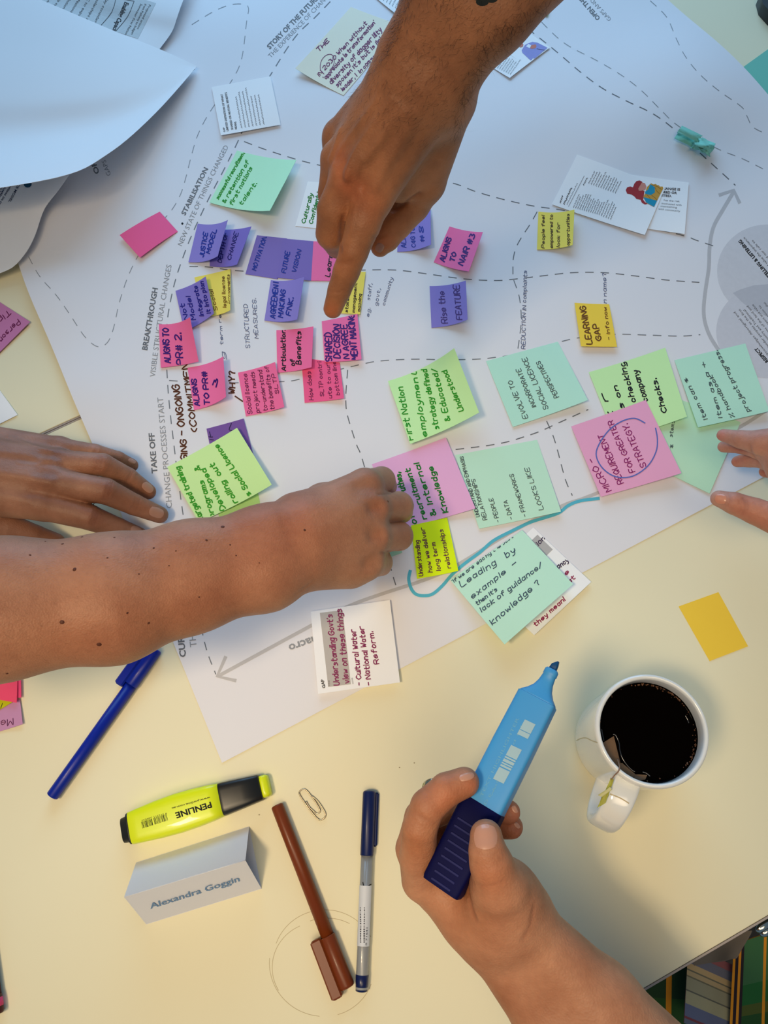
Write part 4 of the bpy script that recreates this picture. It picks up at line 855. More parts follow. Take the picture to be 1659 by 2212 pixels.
def nets(Fd, lo, h):
    ins = Fd < 0; nx, ny, nz_ = Fd.shape
    c = ins[:-1, :-1, :-1].astype(np.int8).copy()
    for dx in (0, 1):
        for dy in (0, 1):
            for dz in (0, 1):
                if dx or dy or dz: c += ins[dx:nx-1+dx, dy:ny-1+dy, dz:nz_-1+dz]
    act = np.argwhere((c > 0) & (c < 8)); idx = np.full((nx-1, ny-1, nz_-1), -1, np.int32); idx[tuple(act.T)] = np.arange(len(act))
    S_ = np.zeros((len(act), 3)); W = np.zeros(len(act))
    cor = [(i, j, k) for i in (0, 1) for j in (0, 1) for k in (0, 1)]
    for p in cor:
        for ax in range(3):
            if p[ax] == 1: continue
            q = list(p); q[ax] = 1; A = act+np.array(p); B = act+np.array(q)
            fa = Fd[tuple(A.T)]; fb = Fd[tuple(B.T)]; m = (fa < 0) != (fb < 0); t = np.where(m, fa/(np.where(m, fa-fb, 1)), 0)
            P = A+(B-A)*t[:, None]; S_[m] += P[m]; W[m] += 1
    V = lo+h*S_/W[:, None]; F_ = []
    for ax in range(3):
        o1, o2 = [(1, 2), (2, 0), (0, 1)][ax]
        sl0 = [slice(None)]*3; sl1 = [slice(None)]*3; sl0[ax] = slice(0, -1); sl1[ax] = slice(1, None)
        e = np.argwhere(ins[tuple(sl0)] != ins[tuple(sl1)]); e = e[(e[:, o1] > 0) & (e[:, o2] > 0) & (e[:, o1] < Fd.shape[o1]-1) & (e[:, o2] < Fd.shape[o2]-1)]
        st = ins[tuple(e.T)]
        u1 = np.zeros(3, int); u1[o1] = 1; u2 = np.zeros(3, int); u2[o2] = 1
        q = np.stack([idx[tuple((e-u1-u2).T)], idx[tuple((e-u2).T)], idx[tuple(e.T)], idx[tuple((e-u1).T)]], 1)
        q[~st] = q[~st][:, ::-1]; F_.append(q)
    Fc = np.concatenate(F_)
    # a light relax keeps the surface even
    e = np.concatenate([Fc[:, [0, 1]], Fc[:, [1, 2]], Fc[:, [2, 3]], Fc[:, [3, 0]]])
    n = len(V); cnt = np.bincount(e.ravel(), minlength=n)[:, None]
    for _ in range(2):
        A = np.stack([np.bincount(np.r_[e[:, 0], e[:, 1]], weights=np.r_[V[e[:, 1], k], V[e[:, 0], k]], minlength=n) for k in range(3)], 1)/cnt
        V = V*.5+A*.5
    return V, Fc
class Hit:
    """fast line-of-sight lookup on a body"""
    def __init__(s, V, Fc): s.b = BVHTree.FromPolygons(V.tolist(), Fc.tolist())
def arm(obj_name, parent, body, m, tones=(), creases=()):
    V, Fc = body.build(); h = Hit(V, Fc)
    T = np.ones((len(V), 3))
    for (x, y), r, rgb in tones:
        p, n_, i, d = h.b.ray_cast(CAMP, Vector(ray(x, y)))
        if p is None: continue
        w = np.exp(-((V-np.array(p))**2).sum(1)/(2*r*r))[:, None]; T *= 1+w*(np.array(rgb)-1)
    # skin folds: lines pressed into the surface
    for pts, dep, wd in creases:
        Q = []
        for x, y in _cr(pts, 4):
            p, n_, i, d = h.b.ray_cast(CAMP, Vector(ray(x, y)))
            if p is not None: Q.append((np.array(p), np.array(n_)))
        if len(Q) < 2: continue
        best = np.full(len(V), 1e9); nn = np.zeros_like(V)
        for (a_, na), (b_, nb) in zip(Q[:-1], Q[1:]):
            d = b_-a_; L2 = max(d@d, 1e-6); t = np.clip((V-a_)@d/L2, 0, 1); q = ((V-a_-t[:, None]*d)**2).sum(1)
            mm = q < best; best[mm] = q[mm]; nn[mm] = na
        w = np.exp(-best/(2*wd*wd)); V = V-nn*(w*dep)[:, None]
        if dep > 0 and wd < 3: T *= 1-(.30*w*min(1, abs(dep)))[:, None]*np.array([.8, 1, 1])  # narrow folds also get shade painted into the skin tone
    h = Hit(V, Fc)
    o = mesh(obj_name, V, Fc, m, parent, True)
    ca = o.data.color_attributes.new('tone', 'FLOAT_COLOR', 'POINT'); ca.data.foreach_set('color', np.c_[T, np.ones(len(V))].astype(np.float32).ravel())
    return o, h
def nail(parent, h, c, ang, w, l, m, off=.35, n=9):
    """fingernail centred at a pixel, pointing along ang (deg, picture up = 90)"""
    d = np.array([math.cos(math.radians(ang)), -math.sin(math.radians(ang))]); sd = np.array([-d[1], d[0]]); G = []
    for i in range(n):
        row = []
        for j in range(n):
            u, v = i/(n-1)*2-1, j/(n-1)*2-1
            ru = u*math.sqrt(1-.42*v*v) if v > 0 else u*math.sqrt(1-.30*v*v); rv = v*math.sqrt(1-.42*u*u)
            x, y = np.array(c)+sd*ru*w/2+d*rv*l/2
            p, nr, k, t = h.b.ray_cast(CAMP, Vector(ray(x, y)))
            if p is None: return None
            edge = max(abs(u), abs(v)); row.append(np.array(p)+np.array(nr)*(off*(1 if edge < .85 else .15 if v < .8 else .8)))
        G.append(row)
    V, Fc, ft = thick_sheet(np.array(G), .45); return mesh('fingernail', V, Fc, m, parent, True)
def moles(parent, h, spots, m):
    for x, y, r in spots:
        p, n_, i, d = h.b.ray_cast(CAMP, Vector(ray(x, y)))
        if p is None: continue
        nr = unit(np.array(n_)); s = unit(np.cross(nr, (0.3, .1, .9))); u = np.cross(nr, s); c = np.array(p)
        V, Fc = loft([ring(c+nr*z, s, u, r*q, r*q*.85, 10) for z, q in ((-.3, 1), (.12, .95), (.3, .6), (.36, .1))]); mesh('mole', V, Fc, m, parent, True)
def hairs(parent, h, poly, n, L, m, seed, lean=(0, 0), name='arm_hair'):
    """fine hairs rooted over a picture region of a body"""
    r = random.Random(seed); V = []; Fc = []; P = np.array(poly, float); x0, y0 = P.min(0); x1, y1 = P.max(0)
    def inside(x, y):
        c = False; j = len(P)-1
        for i in range(len(P)):
            if (P[i][1] > y) != (P[j][1] > y) and x < (P[j][0]-P[i][0])*(y-P[i][1])/(P[j][1]-P[i][1])+P[i][0]: c = not c
            j = i
        return c
    k = 0; tries = 0
    while k < n and tries < n*6:
        tries += 1; x, y = r.uniform(x0, x1), r.uniform(y0, y1)
        if not inside(x, y): continue
        p, nr, i, d = h.b.ray_cast(CAMP, Vector(ray(x, y)))
        if p is None: continue
        nr = np.array(nr); p = np.array(p); dirv = np.array([lean[0]+r.gauss(0, .35), lean[1]+r.gauss(0, .35), r.gauss(0, .3)]); dirv = unit(dirv-nr*(dirv@nr)*.9+nr*r.uniform(.15, .5))
        l = L*r.uniform(.5, 1.2); s = unit(np.cross(dirv, r.choice(((0, 0, 1.), (1., 0, 0))))) * .055
        q1 = p+dirv*l*.5+nr*.4; q2 = p+dirv*l-nr*l*.12; b0 = len(V)
        V += [p-s-nr*.2, p+s-nr*.2, q1-s*.7, q1+s*.7, q2]; Fc += [(b0, b0+1, b0+3, b0+2), (b0+2, b0+3, b0+4)]; k += 1
    if V: mesh(name, V, Fc, m, parent, kind='stuff')

hairm = principled('dark_hair', (34, 24, 18), .5, .3)
# --- A: pointing right hand from the top
pA = thing('person', U(900, 200, 280), 'tanned hairy bare right arm reaching down from the top, index finger pointing', 'person')
B_ = Body(1.3)
B_.bone((1250, -360, 410, 34), (985, -15, 360, 28)).bone((985, -15, 360, 28), (893, 130, 330, 22)).bone((1355, -310, 405, 30), (1068, 22, 358, 22)).bone((1068, 22, 358, 22), (964, 140, 328, 22))
B_.bone((1340, -300, 395, 34), (1040, 15, 350, 27)).bone((1040, 15, 350, 27), (930, 145, 322, 22))
B_.bone((850, 190, 312, 17), (736, 298, 262, 12.5)).bone((880, 180, 320, 18), (736, 345, 268, 13)).bone((915, 185, 322, 19), (758, 388, 270, 13.5)).bone((945, 190, 316, 19), (806, 425, 264, 13.5))
B_.bone((893, 130, 328, 21), (860, 195, 312, 19)).bone((968, 140, 326, 21), (955, 215, 306, 20)).bone((960, 215, 300, 20), (915, 392, 242, 16)).bone((880, 260, 290, 20), (820, 400, 258, 13)).bone((900, 320, 268, 18), (868, 400, 250, 12), 8)
B_.bone((840, 240, 292, 18), (770, 360, 262, 14))
B_.chain([(806, 425, 264, 13.2), (783, 490, 252, 11.6), (764, 545, 241, 10.1), (748, 587, 230, 9.5), (733, 627, 219, 8.4), (719, 667, 207, 7.0)], 6, 10)
B_.chain([(752, 388, 268, 12.8), (722, 455, 252, 12), (716, 505, 236, 11.2), (730, 528, 214, 10), (765, 505, 196, 9)], 5, 8)
B_.chain([(732, 345, 266, 12.3), (722, 420, 246, 11.5), (726, 470, 222, 10.5), (760, 470, 196, 9)], 5, 8)
B_.chain([(736, 298, 262, 12.3), (726, 370, 244, 11), (738, 420, 224, 9.8), (780, 440, 206, 8)], 5, 8)
B_.chain([(915, 392, 242, 15), (887, 441, 226, 14), (856, 482, 214, 12.3), (835, 516, 206, 9.8), (821, 534, 202, 7.3)], 6, 10)
# tendons and veins
for q in (((900, 245, 317, 3.2), (800, 415, 274, 3.5)), ((872, 240, 320, 2.8), (754, 380, 280.5, 3.2)), ((840, 225, 317, 2.6), (735, 335, 277, 2.8)), ((833, 232, 316, 2.2), (796, 300, 299.5, 2.4)), ((796, 300, 299.5, 2.4), (750, 372, 284, 2.6)), ((775, 262, 298, 2.2), (726, 345, 276, 2.4))):
    B_.bone(*q, k=4.5)
skA = skin('tanned_skin', (192, 126, 82), (152, 96, 60))
tonesA = [((735, 340), 7, (1.1, .86, .8)), ((752, 400), 8, (1.12, .84, .76)), ((800, 440), 9, (1.06, .9, .85)), ((890, 120), 30, (.95, .92, .9)), ((740, 560), 7, (1.1, 1.02, .95)), ((715, 675), 6, (1.05, .8, .72)), ((830, 530), 7, (1.1, .95, .92))]
crA = [([(845, 215), (800, 280), (765, 335), (748, 385)], -1.3, 2.0), ([(860, 225), (828, 290), (790, 345)], -1.0, 1.8), ([(815, 215), (775, 270), (738, 320), (722, 355)], -1.1, 2.0), ([(895, 240), (850, 330), (812, 400)], -1.0, 3.0), ([(780, 340), (768, 385), (776, 420)], -.9, 1.6), ([(735, 280), (722, 320), (712, 345)], -.9, 1.6), ([(772, 430), (762, 470), (758, 500)], -.6, 1.6), ([(742, 352), (733, 385)], 1.6, 3), ([(782, 405), (770, 425)], 1.2, 3), ([(722, 557), (738, 566), (760, 563)], .5, .8), ([(721, 563), (738, 572), (757, 570)], .4, .7), ([(703, 622), (722, 630), (744, 627)], .35, .7), ([(848, 452), (868, 444), (888, 431), (905, 420)], 1.6, 1.6), ([(806, 512), (822, 512), (834, 508)], .4, .8),
       ([(741, 470), (738, 500), (736, 540)], 1.0, 1.4)]
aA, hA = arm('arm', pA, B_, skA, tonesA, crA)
nm = principled('fingernail', (182, 134, 112), .38, .5, .03, 60, coat=.2)
nmA = principled('tanned_fingernail', (170, 124, 104), .32, .5, .03, 60, coat=.2)
nail(pA, hA, (820, 535), 242, 18, 20, nmA)
hairs(pA, hA, [(870, -20), (1230, -20), (1060, 130), (1020, 200), (990, 300), (930, 330), (800, 260), (720, 300), (700, 280), (840, 100)], 900, 7, hairm, 3, (-.55, -.8))
hairs(pA, hA, [(1060, 60), (1200, -10), (1062, 131), (1022, 196), (1004, 245), (990, 300), (975, 300), (990, 220), (1010, 160)], 420, 11, hairm, 4, (.1, -.9))
hairs(pA, hA, [(870, -20), (900, -20), (850, 110), (760, 210), (745, 210), (838, 92)], 260, 9, hairm, 5, (-.7, -.6))
Dt = Draw().disc((1042, 4), 14, 9, 16).disc((1062, -2), 13, 8, 16).disc((1030, -6), 10, 7, 12); Dt.put('tattoo', hA.b, ink((28, 34, 32)), pA, .15)

# --- B: left hand resting on the poster
pB = thing('person', U(60, 1060, 0), 'brown left hand resting flat on the poster at the left edge, fingers spread', 'person')
B_ = Body(1.25)
B_.bone((-420, 900, 100, 34), (-170, 955, 80, 24)).bone((-430, 1010, 98, 34), (-170, 1030, 78, 24))
B_.bone((-170, 940, 66, 20), (128, 970, 46, 11.5)).bone((-170, 970, 78, 21), (118, 1000, 57, 13)).bone((-170, 1010, 80, 21), (110, 1042, 61, 14)).bone((-170, 1050, 72, 22), (92, 1090, 56, 14.5))
B_.bone((-150, 990, 64, 22), (60, 1040, 46, 18))
B_.chain([(128, 970, 46, 10.8), (205, 979, 41, 8.7), (255, 992, 26, 7.6), (284, 1005, 13, 6.6)], 5, 9)
B_.chain([(120, 1000, 57, 12.6), (222, 1004, 49, 10.5), (276, 1031, 29, 9.3), (320, 1062, 12, 7.6)], 5, 9)
B_.chain([(110, 1042, 61, 13.6), (228, 1061, 51, 12), (290, 1090, 29, 10), (345, 1112, 12, 8.1)], 5, 9)
B_.chain([(92, 1090, 56, 14), (195, 1118, 45, 11.5), (255, 1142, 26, 10), (300, 1158, 12, 8.4)], 5, 9)
B_.chain([(-100, 1110, 55, 20), (20, 1140, 36, 13), (75, 1158, 24, 10.5), (120, 1172, 13, 9)], 5, 12)
skB = skin('brown_skin', (170, 120, 94), (138, 92, 68))
crB = [([(-20, 975), (60, 985), (118, 998)], -1.3, 3), ([(-20, 1020), (50, 1030), (108, 1042)], -1.3, 3), ([(-10, 1066), (60, 1080)], -1.0, 3), ([(20, 945), (70, 962), (110, 975)], -.8, 2), ([(90, 982), (124, 986)], 1.6, 3.4), ([(84, 1018), (116, 1022)], 1.8, 3.6), ([(70, 1062), (104, 1068)], 1.6, 3.6), ([(40, 1000), (80, 1004), (110, 990)], -.6, 1.6)]
for cx, cy, nx, ny, hw in ((213, 1000, .97, .15, 20), (231, 1062, .93, .3, 26), (203, 1118, .93, .3, 20), (206, 970, .97, .15, 8), (277, 1032, .82, .55, 16), (292, 1091, .9, .38, 18)):
    for o_ in (-5, 0, 5) if hw > 17 else (-2, 2): crB.append(([(cx+nx*o_-ny*hw*.8*-1, cy+ny*o_-nx*hw*.8), (cx+nx*(o_+2), cy+ny*(o_+2)), (cx+nx*o_+ny*hw*.8*-1, cy+ny*o_+nx*hw*.8)], .42, .7))
tonesB = [((215, 1003), 6, (.9, .78, .74)), ((231, 1062), 7, (.88, .76, .72)), ((205, 1118), 7, (.9, .78, .74)), ((120, 975), 6, (.8, .76, .8)), ((105, 1020), 7, (.85, .8, .8)), ((330, 1055), 4, (1.12, .98, .95)), ((300, 1075), 12, (1.1, .98, .9))]
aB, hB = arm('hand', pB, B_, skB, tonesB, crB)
nail(pB, hB, (319, 1053), -40, 18, 27, nm); nail(pB, hB, (338, 1107), -18, 22, 32, nm); nail(pB, hB, (285, 996), -25, 9, 17, nm); nail(pB, hB, (294, 1145), -18, 16, 24, nm)

# --- C: forearm crossing from the left, right hand closed over the notes
pC = thing('person', U(600, 1180, 0), 'bare freckled right forearm crossing from the left edge, fist pressing on the notes', 'person')
B_ = Body(1.4)
for pts in ([(-380, 1325, 222, 40), (5, 1280, 187, 35), (240, 1255, 167, 31), (410, 1212, 150, 27), (570, 1168, 136, 24), (655, 1135, 128, 22)], [(-380, 1400, 222, 40), (0, 1350, 185, 35), (250, 1322, 165, 33), (415, 1277, 147, 27.5), (575, 1236, 133, 26.2), (660, 1203, 126, 22)]):
    for p, q in zip(pts[:-1], pts[1:]): B_.bone(p, q, 16)
B_.bone((665, 1125, 126, 21), (788, 1052, 111, 15)).bone((665, 1150, 131, 22), (803, 1102, 114, 14)).bone((665, 1180, 129, 22), (803, 1160, 111, 14)).bone((665, 1207, 121, 21), (790, 1213, 103, 14.5)).bone((655, 1215, 114, 21), (755, 1226, 96, 17)).bone((640, 1120, 118, 20), (760, 1075, 98, 15))
B_.chain([(788, 1052, 109, 14), (824, 1038, 88, 11.7), (834, 1050, 50, 9.5), (828, 1064, 14, 8)], 6, 9)
B_.chain([(806, 1099, 111, 13), (862, 1093, 87, 12), (868, 1106, 46, 9.6), (852, 1122, 13, 8)], 6, 9)
B_.chain([(806, 1160, 108, 13), (861, 1158, 83, 12), (866, 1164, 44, 9.6), (852, 1172, 13, 8)], 6, 9)
B_.chain([(792, 1212, 102, 13.2), (819, 1215, 80, 10.8), (824, 1222, 42, 8.6), (814, 1228, 13, 7.6)], 6, 9)
B_.chain([(700, 1090, 104, 18), (770, 1090, 78, 13), (815, 1108, 45, 11), (838, 1122, 20, 9)], 6, 12)
skC = skin('light_brown_skin', (184, 134, 104), (164, 112, 84))
tonesC = [((820, 1098), 5, (1.0, .84, .76)), ((822, 1157), 5, (1.0, .85, .78)), ((803, 1217), 5, (.92, .86, .82)), ((650, 1110), 24, (1.06, .9, .82)), ((560, 1180), 30, (1.06, .92, .84)), ((380, 1330), 40, (1.02, .88, .78)), ((100, 1400), 45, (1.02, .9, .8)), ((790, 1050), 8, (.94, .92, .94))]
crC = [([(806, 1097), (820, 1094)], 3.0, 4), ([(808, 1158), (822, 1156)], 3.0, 4), ([(795, 1218), (808, 1216)], 2.4, 4), ([(775, 1052), (790, 1048)], 1.2, 4), ([(680, 1150), (740, 1120), (795, 1078)], -.5, 4), ([(690, 1170), (800, 1128)], -.5, 4), ([(690, 1195), (800, 1188)], -.5, 4), ([(818, 1067), (836, 1066), (856, 1060)], .9, .9), ([(842, 1127), (864, 1126), (884, 1126)], .9, .9), ([(824, 1194), (846, 1192), (866, 1188)], .9, .9), ([(640, 1283), (658, 1270), (676, 1256)], .4, 1.0)]
aC, hC = arm('arm', pC, B_, skC, tonesC, crC)
molem = principled('mole', (92, 48, 30), .55, .3)
moles(pC, hC, [(177, 1160, .9), (247, 1161, .8), (135, 1175, 1.0), (98, 1170, .6), (161, 1230, 1.4), (481, 1138, 1.5), (658, 1145, 1.0), (332, 1184, .8), (446, 1167, .9), (214, 1392, 1.7), (134, 1344, 1.6), (275, 1324, .8), (321, 1346, .9), (65, 1199, .8), (838, 1083, 1.0), (497, 1177, .7), (232, 1205, .7), (15, 1455, .9), (365, 1222, .6), (510, 1200, .6), (560, 1216, .5), (380, 1190, .6), (300, 1240, .6), (430, 1290, .6)], molem)
hairs(pC, hC, [(0, 1170), (500, 1120), (640, 1090), (650, 1250), (300, 1400), (0, 1455)], 500, 4, principled('light_hair', (150, 104, 70), .5), 8, (.8, -.3), 'arm_hair')

# --- D: hand holding the blue highlighter, and the highlighter itself
hn, hb_ = 186., 175.
tipP = U(1199, 1424, hn); endP = U(949, 1919, hb_); a = unit(endP-tipP); Lh = np.linalg.norm(endP-tipP)
wv = U(1198, 1533, 184)-U(1118, 1490, 184); wv = unit(wv-a*(wv@a)); nv_ = np.cross(a, wv); nv_ = nv_ if nv_[2] > 0 else -nv_
# lean the flat face a little so that its upper-left bevel shows
th = math.radians(14); wv, nv_ = wv*math.cos(th)+nv_*math.sin(th), nv_*math.cos(th)-wv*math.sin(th)
pen = thing('highlighter', U(1075, 1680, 150), 'light blue uncapped highlighter with navy cap on its tail, held by the lower right hand', 'highlighter')
skb = principled('sky_blue_plastic', (70, 160, 222), .42, .4, .03, 30, sss=.05); navr = principled('navy_ridge', (26, 30, 92), .5, .2); nav = principled('navy_cap', (5, 8, 66), .6, .12, .04, 40)
hubc = -nv_*7.0
def hring(x, w, t_, p=5., du=0, n=36): return ring(tipP+a*x+hubc+wv*du, wv, nv_, w, t_, n, p)
V, Fc = loft([hring(x, w, t_, p, du) for x, w, t_, p, du in ((25.5, 9.5, 6.3, 5, 0), (26.5, 12.4, 7.6, 7, 0), (60, 12.9, 7.8, 7, 0), (102, 12.9, 7.8, 7, 0))]); bodyo = mesh('body', V, Fc, skb, pen, True); bpen = bvh_of(V, Fc)
V, Fc = loft([hring(x, w, t_, p) for x, w, t_, p in ((5.5, 3.6, 3.4, 2.6), (6.5, 4.4, 4.0, 2.6), (9.6, 4.5, 4.1, 2.6), (10.0, 4.1, 3.8, 2.6), (15, 4.8, 4.2, 2.8), (19, 6.2, 4.9, 3), (22.5, 8.6, 5.8, 4), (25, 11.2, 6.8, 5), (26.8, 12.2, 7.4, 6))]); mesh('neck', V, Fc, skb, pen, True)
V, Fc = loft([hring(x, w, t_, 4, du) for x, w, t_, du in ((-.5, .5, 1.6, 1.2), (2.2, 2.2, 1.9, .2), (6.5, 2.7, 2.2, 0))]); mesh('nib', V, Fc, principled('wet_nib', (14, 74, 122), .5), pen, True)
V, Fc = loft([hring(x, w, t_, p) for x, w, t_, p in ((98, 13.0, 7.9, 7), (98.6, 13.3, 8.2, 7), (110, 13.3, 8.2, 7), (Lh-2, 12.2, 8.4, 8), (Lh, 11.6, 7.8, 8))]); capo = mesh('cap', V, Fc, nav, pen, True)
for o in (bodyo, capo):
    md = o.modifiers.new('edge', 'EDGE_SPLIT'); md.split_angle = math.radians(30)
for k in range(9):
    c = tipP+a*(112+k*4.6)+hubc+nv_*8.35-wv*0; V, Fc = box_on(c, wv, a, nv_, 9-k*.3, .7, .35, .2); mesh('grip_ridge', V, Fc, navr, capo)
D = Draw(); P0 = np.array([1150, 1562]); P1 = np.array([1081, 1690]); dd = P1-P0; rB = random.Random(11); t_ = 0.
bars = [(0, .16), (.17, .245), (.43, .60), (.615, .64), (.655, .70), (.715, .735), (.75, .78), (.80, 1.0)]
for u0, u1 in bars: D.fill([tuple(P0+dd*u0+(-16, -8)), tuple(P0+dd*u0+(7, 3)), tuple(P0+dd*u1+(7, 3)), tuple(P0+dd*u1+(-16, -8))], 2)
D.put('barcode', bpen, principled('white_print', (170, 200, 208), .6), pen, .15)
D = Draw().type('TEXT HIGHLIGHTER', (1042, 1722), (1122, 1552), 7).type('water based ink', (1062, 1722), (1132, 1560), 5).type('D P A', (1050, 1738), (1072, 1702), 6).put('printed_name', bpen, principled('pale_print', (110, 178, 214), .6), pen, .12)

pD = thing('person', U(1060, 1950, 60), 'bare arm from the bottom gripping the light blue highlighter, plaid skirt below the table', 'person')
B_ = Body(1.2)
B_.bone((1420, 2560, 84, 40), (1215, 2200, 118, 27)).bone((1215, 2200, 118, 27), (1065, 2020, 136, 19.5)).bone((1560, 2480, 92, 38), (1296, 2170, 126, 24)).bone((1296, 2170, 126, 24), (1115, 1990, 144, 19.5))
B_.bone((1065, 2015, 136, 19.5), (1020, 1985, 140, 19)).bone((1115, 1985, 144, 20), (1085, 1965, 152, 22))
B_.bone((1055, 2000, 138, 20), (918, 1900, 143, 12.5)).bone((1050, 1985, 124, 20), (915, 1888, 132, 12.5)).bone((1050, 1975, 112, 18), (918, 1875, 112, 12)).bone((1000, 1950, 128, 18), (960, 1915, 134, 14))
B_.bone((1085, 1965, 152, 23), (1078, 1915, 174, 16.5), 9).bone((1100, 1935, 160, 15), (1075, 2000, 146, 20), 9)
B_.bone((1090, 1925, 164, 14), (1110, 1968, 150, 17), 16)
B_.chain([(1078, 1912, 178, 15.5), (1060, 1862, 191, 12), (1053, 1838, 194, 10.6), (1050, 1806, 193.5, 9.3)], 6, 10)
B_.chain([(913, 1900, 146, 12.5), (903, 1850, 162, 11.2), (907, 1788, 180, 10.4), (924, 1742, 185, 10.3), (964, 1706, 186, 9.9), (1003, 1690, 185, 9.0)], 6, 9)
B_.chain([(912, 1885, 134, 12), (893, 1832, 142, 11), (908, 1765, 148, 10), (985, 1738, 152, 9.2), (1050, 1745, 153, 8.6), (1099, 1754, 157, 7.2)], 6, 9)
B_.chain([(915, 1875, 112, 12), (905, 1830, 116, 10.5), (950, 1780, 126, 9.5), (1040, 1782, 140, 8.6), (1104, 1786, 147, 7.5)], 6, 9)
B_.chain([(925, 1865, 100, 11), (930, 1830, 98, 9.5), (980, 1810, 106, 8.5), (1050, 1830, 118, 7)], 6, 9)
skD = skin('light_skin', (204, 146, 110), (178, 118, 84))
tonesD = [((960, 1725), 9, (1.08, .86, .76)), ((900, 1830), 10, (1.0, .86, .72)), ((1110, 1750), 7, (.95, .74, .74)), ((1115, 1790), 7, (.95, .74, .74)), ((1020, 1695), 4, (1.1, .9, .85)), ((1060, 1900), 9, (1.05, .9, .8)), ((1010, 1965), 14, (.95, .84, .74))]
crD = [([(1030, 1842), (1052, 1847), (1074, 1842)], .25, .8), ([(1012, 1930), (1018, 1960), (1026, 1985)], .9, 1.5), ([(1032, 1912), (1056, 1914), (1084, 1906)], .3, 1.0), ([(1153, 1960), (1146, 2000), (1130, 2030)], .5, 1.2), ([(895, 1752), (915, 1768), (940, 1780)], .35, 1.0)]
aD, hD = arm('arm', pD, B_, skD, tonesD, crD)
nmD = principled('pink_fingernail', (206, 148, 120), .34, .5, .02, 60, coat=.4)
nail(pD, hD, (1049, 1808), 92, 50, 54, nmD, .4); nail(pD, hD, (1008, 1678), 14, 17, 32, nmD); nail(pD, hD, (1112, 1748), -60, 10, 18, nmD); nail(pD, hD, (1117, 1783), -50, 9, 15, nmD)
# ring on the middle finger behind
rc_ = U(937, 1701, 156); o = mesh('finger_ring', *tube([rc_+np.array([math.cos(q)*6, math.sin(q)*4, math.sin(q)*9]) for q in np.linspace(0, 2*math.pi, 28)], 1.4, 8), principled('silver', (200, 196, 170), .2, metallic=1), None, True)
tag(o, 'silver ring showing just left of the bent index finger that grips the blue highlighter', 'ring')

# --- E: small hand at the right edge
pE = thing('person', U(1640, 1040, 30), 'small pale hand entering at the right edge, fingers and thumb apart over the notes', 'person')
B_ = Body(1.2)
B_.bone((2150, 1050, 170, 32), (1840, 1010, 125, 24)).bone((1840, 960, 122, 22), (1700, 945, 104, 14)).bone((1840, 1010, 118, 24), (1695, 985, 100, 16)).bone((1840, 1060, 112, 22), (1760, 1075, 102, 17)).bone((1760, 1000, 100, 22), (1700, 1010, 88, 16))
B_.chain([(1690, 955, 106, 12.5), (1640, 956, 100, 9.8), (1600, 949, 92, 7.4), (1562, 940, 82, 5.2)], 5, 9)
B_.chain([(1680, 985, 92, 12), (1640, 970, 86, 8), (1600, 964, 74, 6.2), (1563, 965, 62, 5.0)], 5, 8)
B_.chain([(1690, 1005, 84, 11), (1650, 992, 74, 7.5), (1618, 993, 62, 6.4), (1593, 997, 52, 5.0)], 5, 8)
B_.chain([(1705, 1025, 78, 10), (1680, 1020, 66, 6.5), (1652, 1019, 54, 4.8)], 5, 8)
B_.chain([(1760, 1085, 104, 15), (1690, 1128, 98, 12.5), (1630, 1104, 95, 10.3), (1585, 1087, 94, 8.8), (1553, 1077, 92, 6.6)], 6, 10)
skE = skin('pale_skin', (210, 156, 136), (186, 130, 110))
tonesE = [((1585, 1000), 7, (.92, .7, .66)), ((1600, 975), 6, (.92, .72, .68)), ((1555, 942), 4, (1.1, .9, .95)), ((1595, 1095), 7, (.95, .82, .74)), ((1640, 1120), 14, (1.02, .82, .68)), ((1650, 1020), 6, (.95, .66, .58))]
crE = [([(1612, 1080), (1616, 1094), (1611, 1108)], .4, .7), ([(1574, 1066), (1577, 1078), (1572, 1092)], .35, .7), ([(1605, 1076), (1610, 1092), (1604, 1110)], .6, .8), ([(1597, 1082), (1601, 1096), (1596, 1106)], .35, .7), ([(1619, 962), (1624, 980), (1636, 996)], .7, 1.2), ([(1581, 941), (1584, 953), (1592, 962)], .4, .8)]
aE, hE = arm('hand', pE, B_, skE, tonesE, crE)
nmE = principled('coral_fingernail', (216, 142, 112), .34, .5, .04, 300, coat=.4)
nail(pE, hE, (1557, 1078), 172, 21, 24, nmE); nail(pE, hE, (1557, 931), 165, 6, 18, nmD)
# ------------------------------------------------------------------ plaid skirt below the table edge
def plaid(name, stripes, bands, base):
    m = bpy.data.materials.new(name); m.use_nodes = True; nt = m.node_tree; b = nt.nodes['Principled BSDF']; b.inputs['Roughness'].default_value = .85
    uv = nt.nodes.new('ShaderNodeUVMap'); uv.uv_map = 'UVMap'; sp = nt.nodes.new('ShaderNodeSeparateXYZ'); nt.links.new(uv.outputs[0], sp.inputs[0])
    def ramp(src, els):
        r = nt.nodes.new('ShaderNodeValToRGB'); r.color_ramp.interpolation = 'CONSTANT'; e = r.color_ramp.elements
        while len(e) > 1: e.remove(e[-1])
        e[0].position = els[0][0]; e[0].color = els[0][1]
        for p, c in els[1:]:
            q = e.new(p); q.color = c
        nt.links.new(sp.outputs[src], r.inputs[0]); return r
    L = lambda c, al=1: (*lin(c), al)
    r1 = ramp(0, [(p, L(c, al)) for p, c, al in stripes]); r2 = ramp(1, [(p, L(c)) for p, c in bands])
    mx = nt.nodes.new('ShaderNodeMix'); mx.data_type = 'RGBA'
    nt.links.new(r1.outputs['Alpha'], mx.inputs[0]); nt.links.new(r2.outputs[0], mx.inputs[6]); nt.links.new(r1.outputs[0], mx.inputs[7]); nt.links.new(mx.outputs[2], b.inputs['Base Color'])
    return m
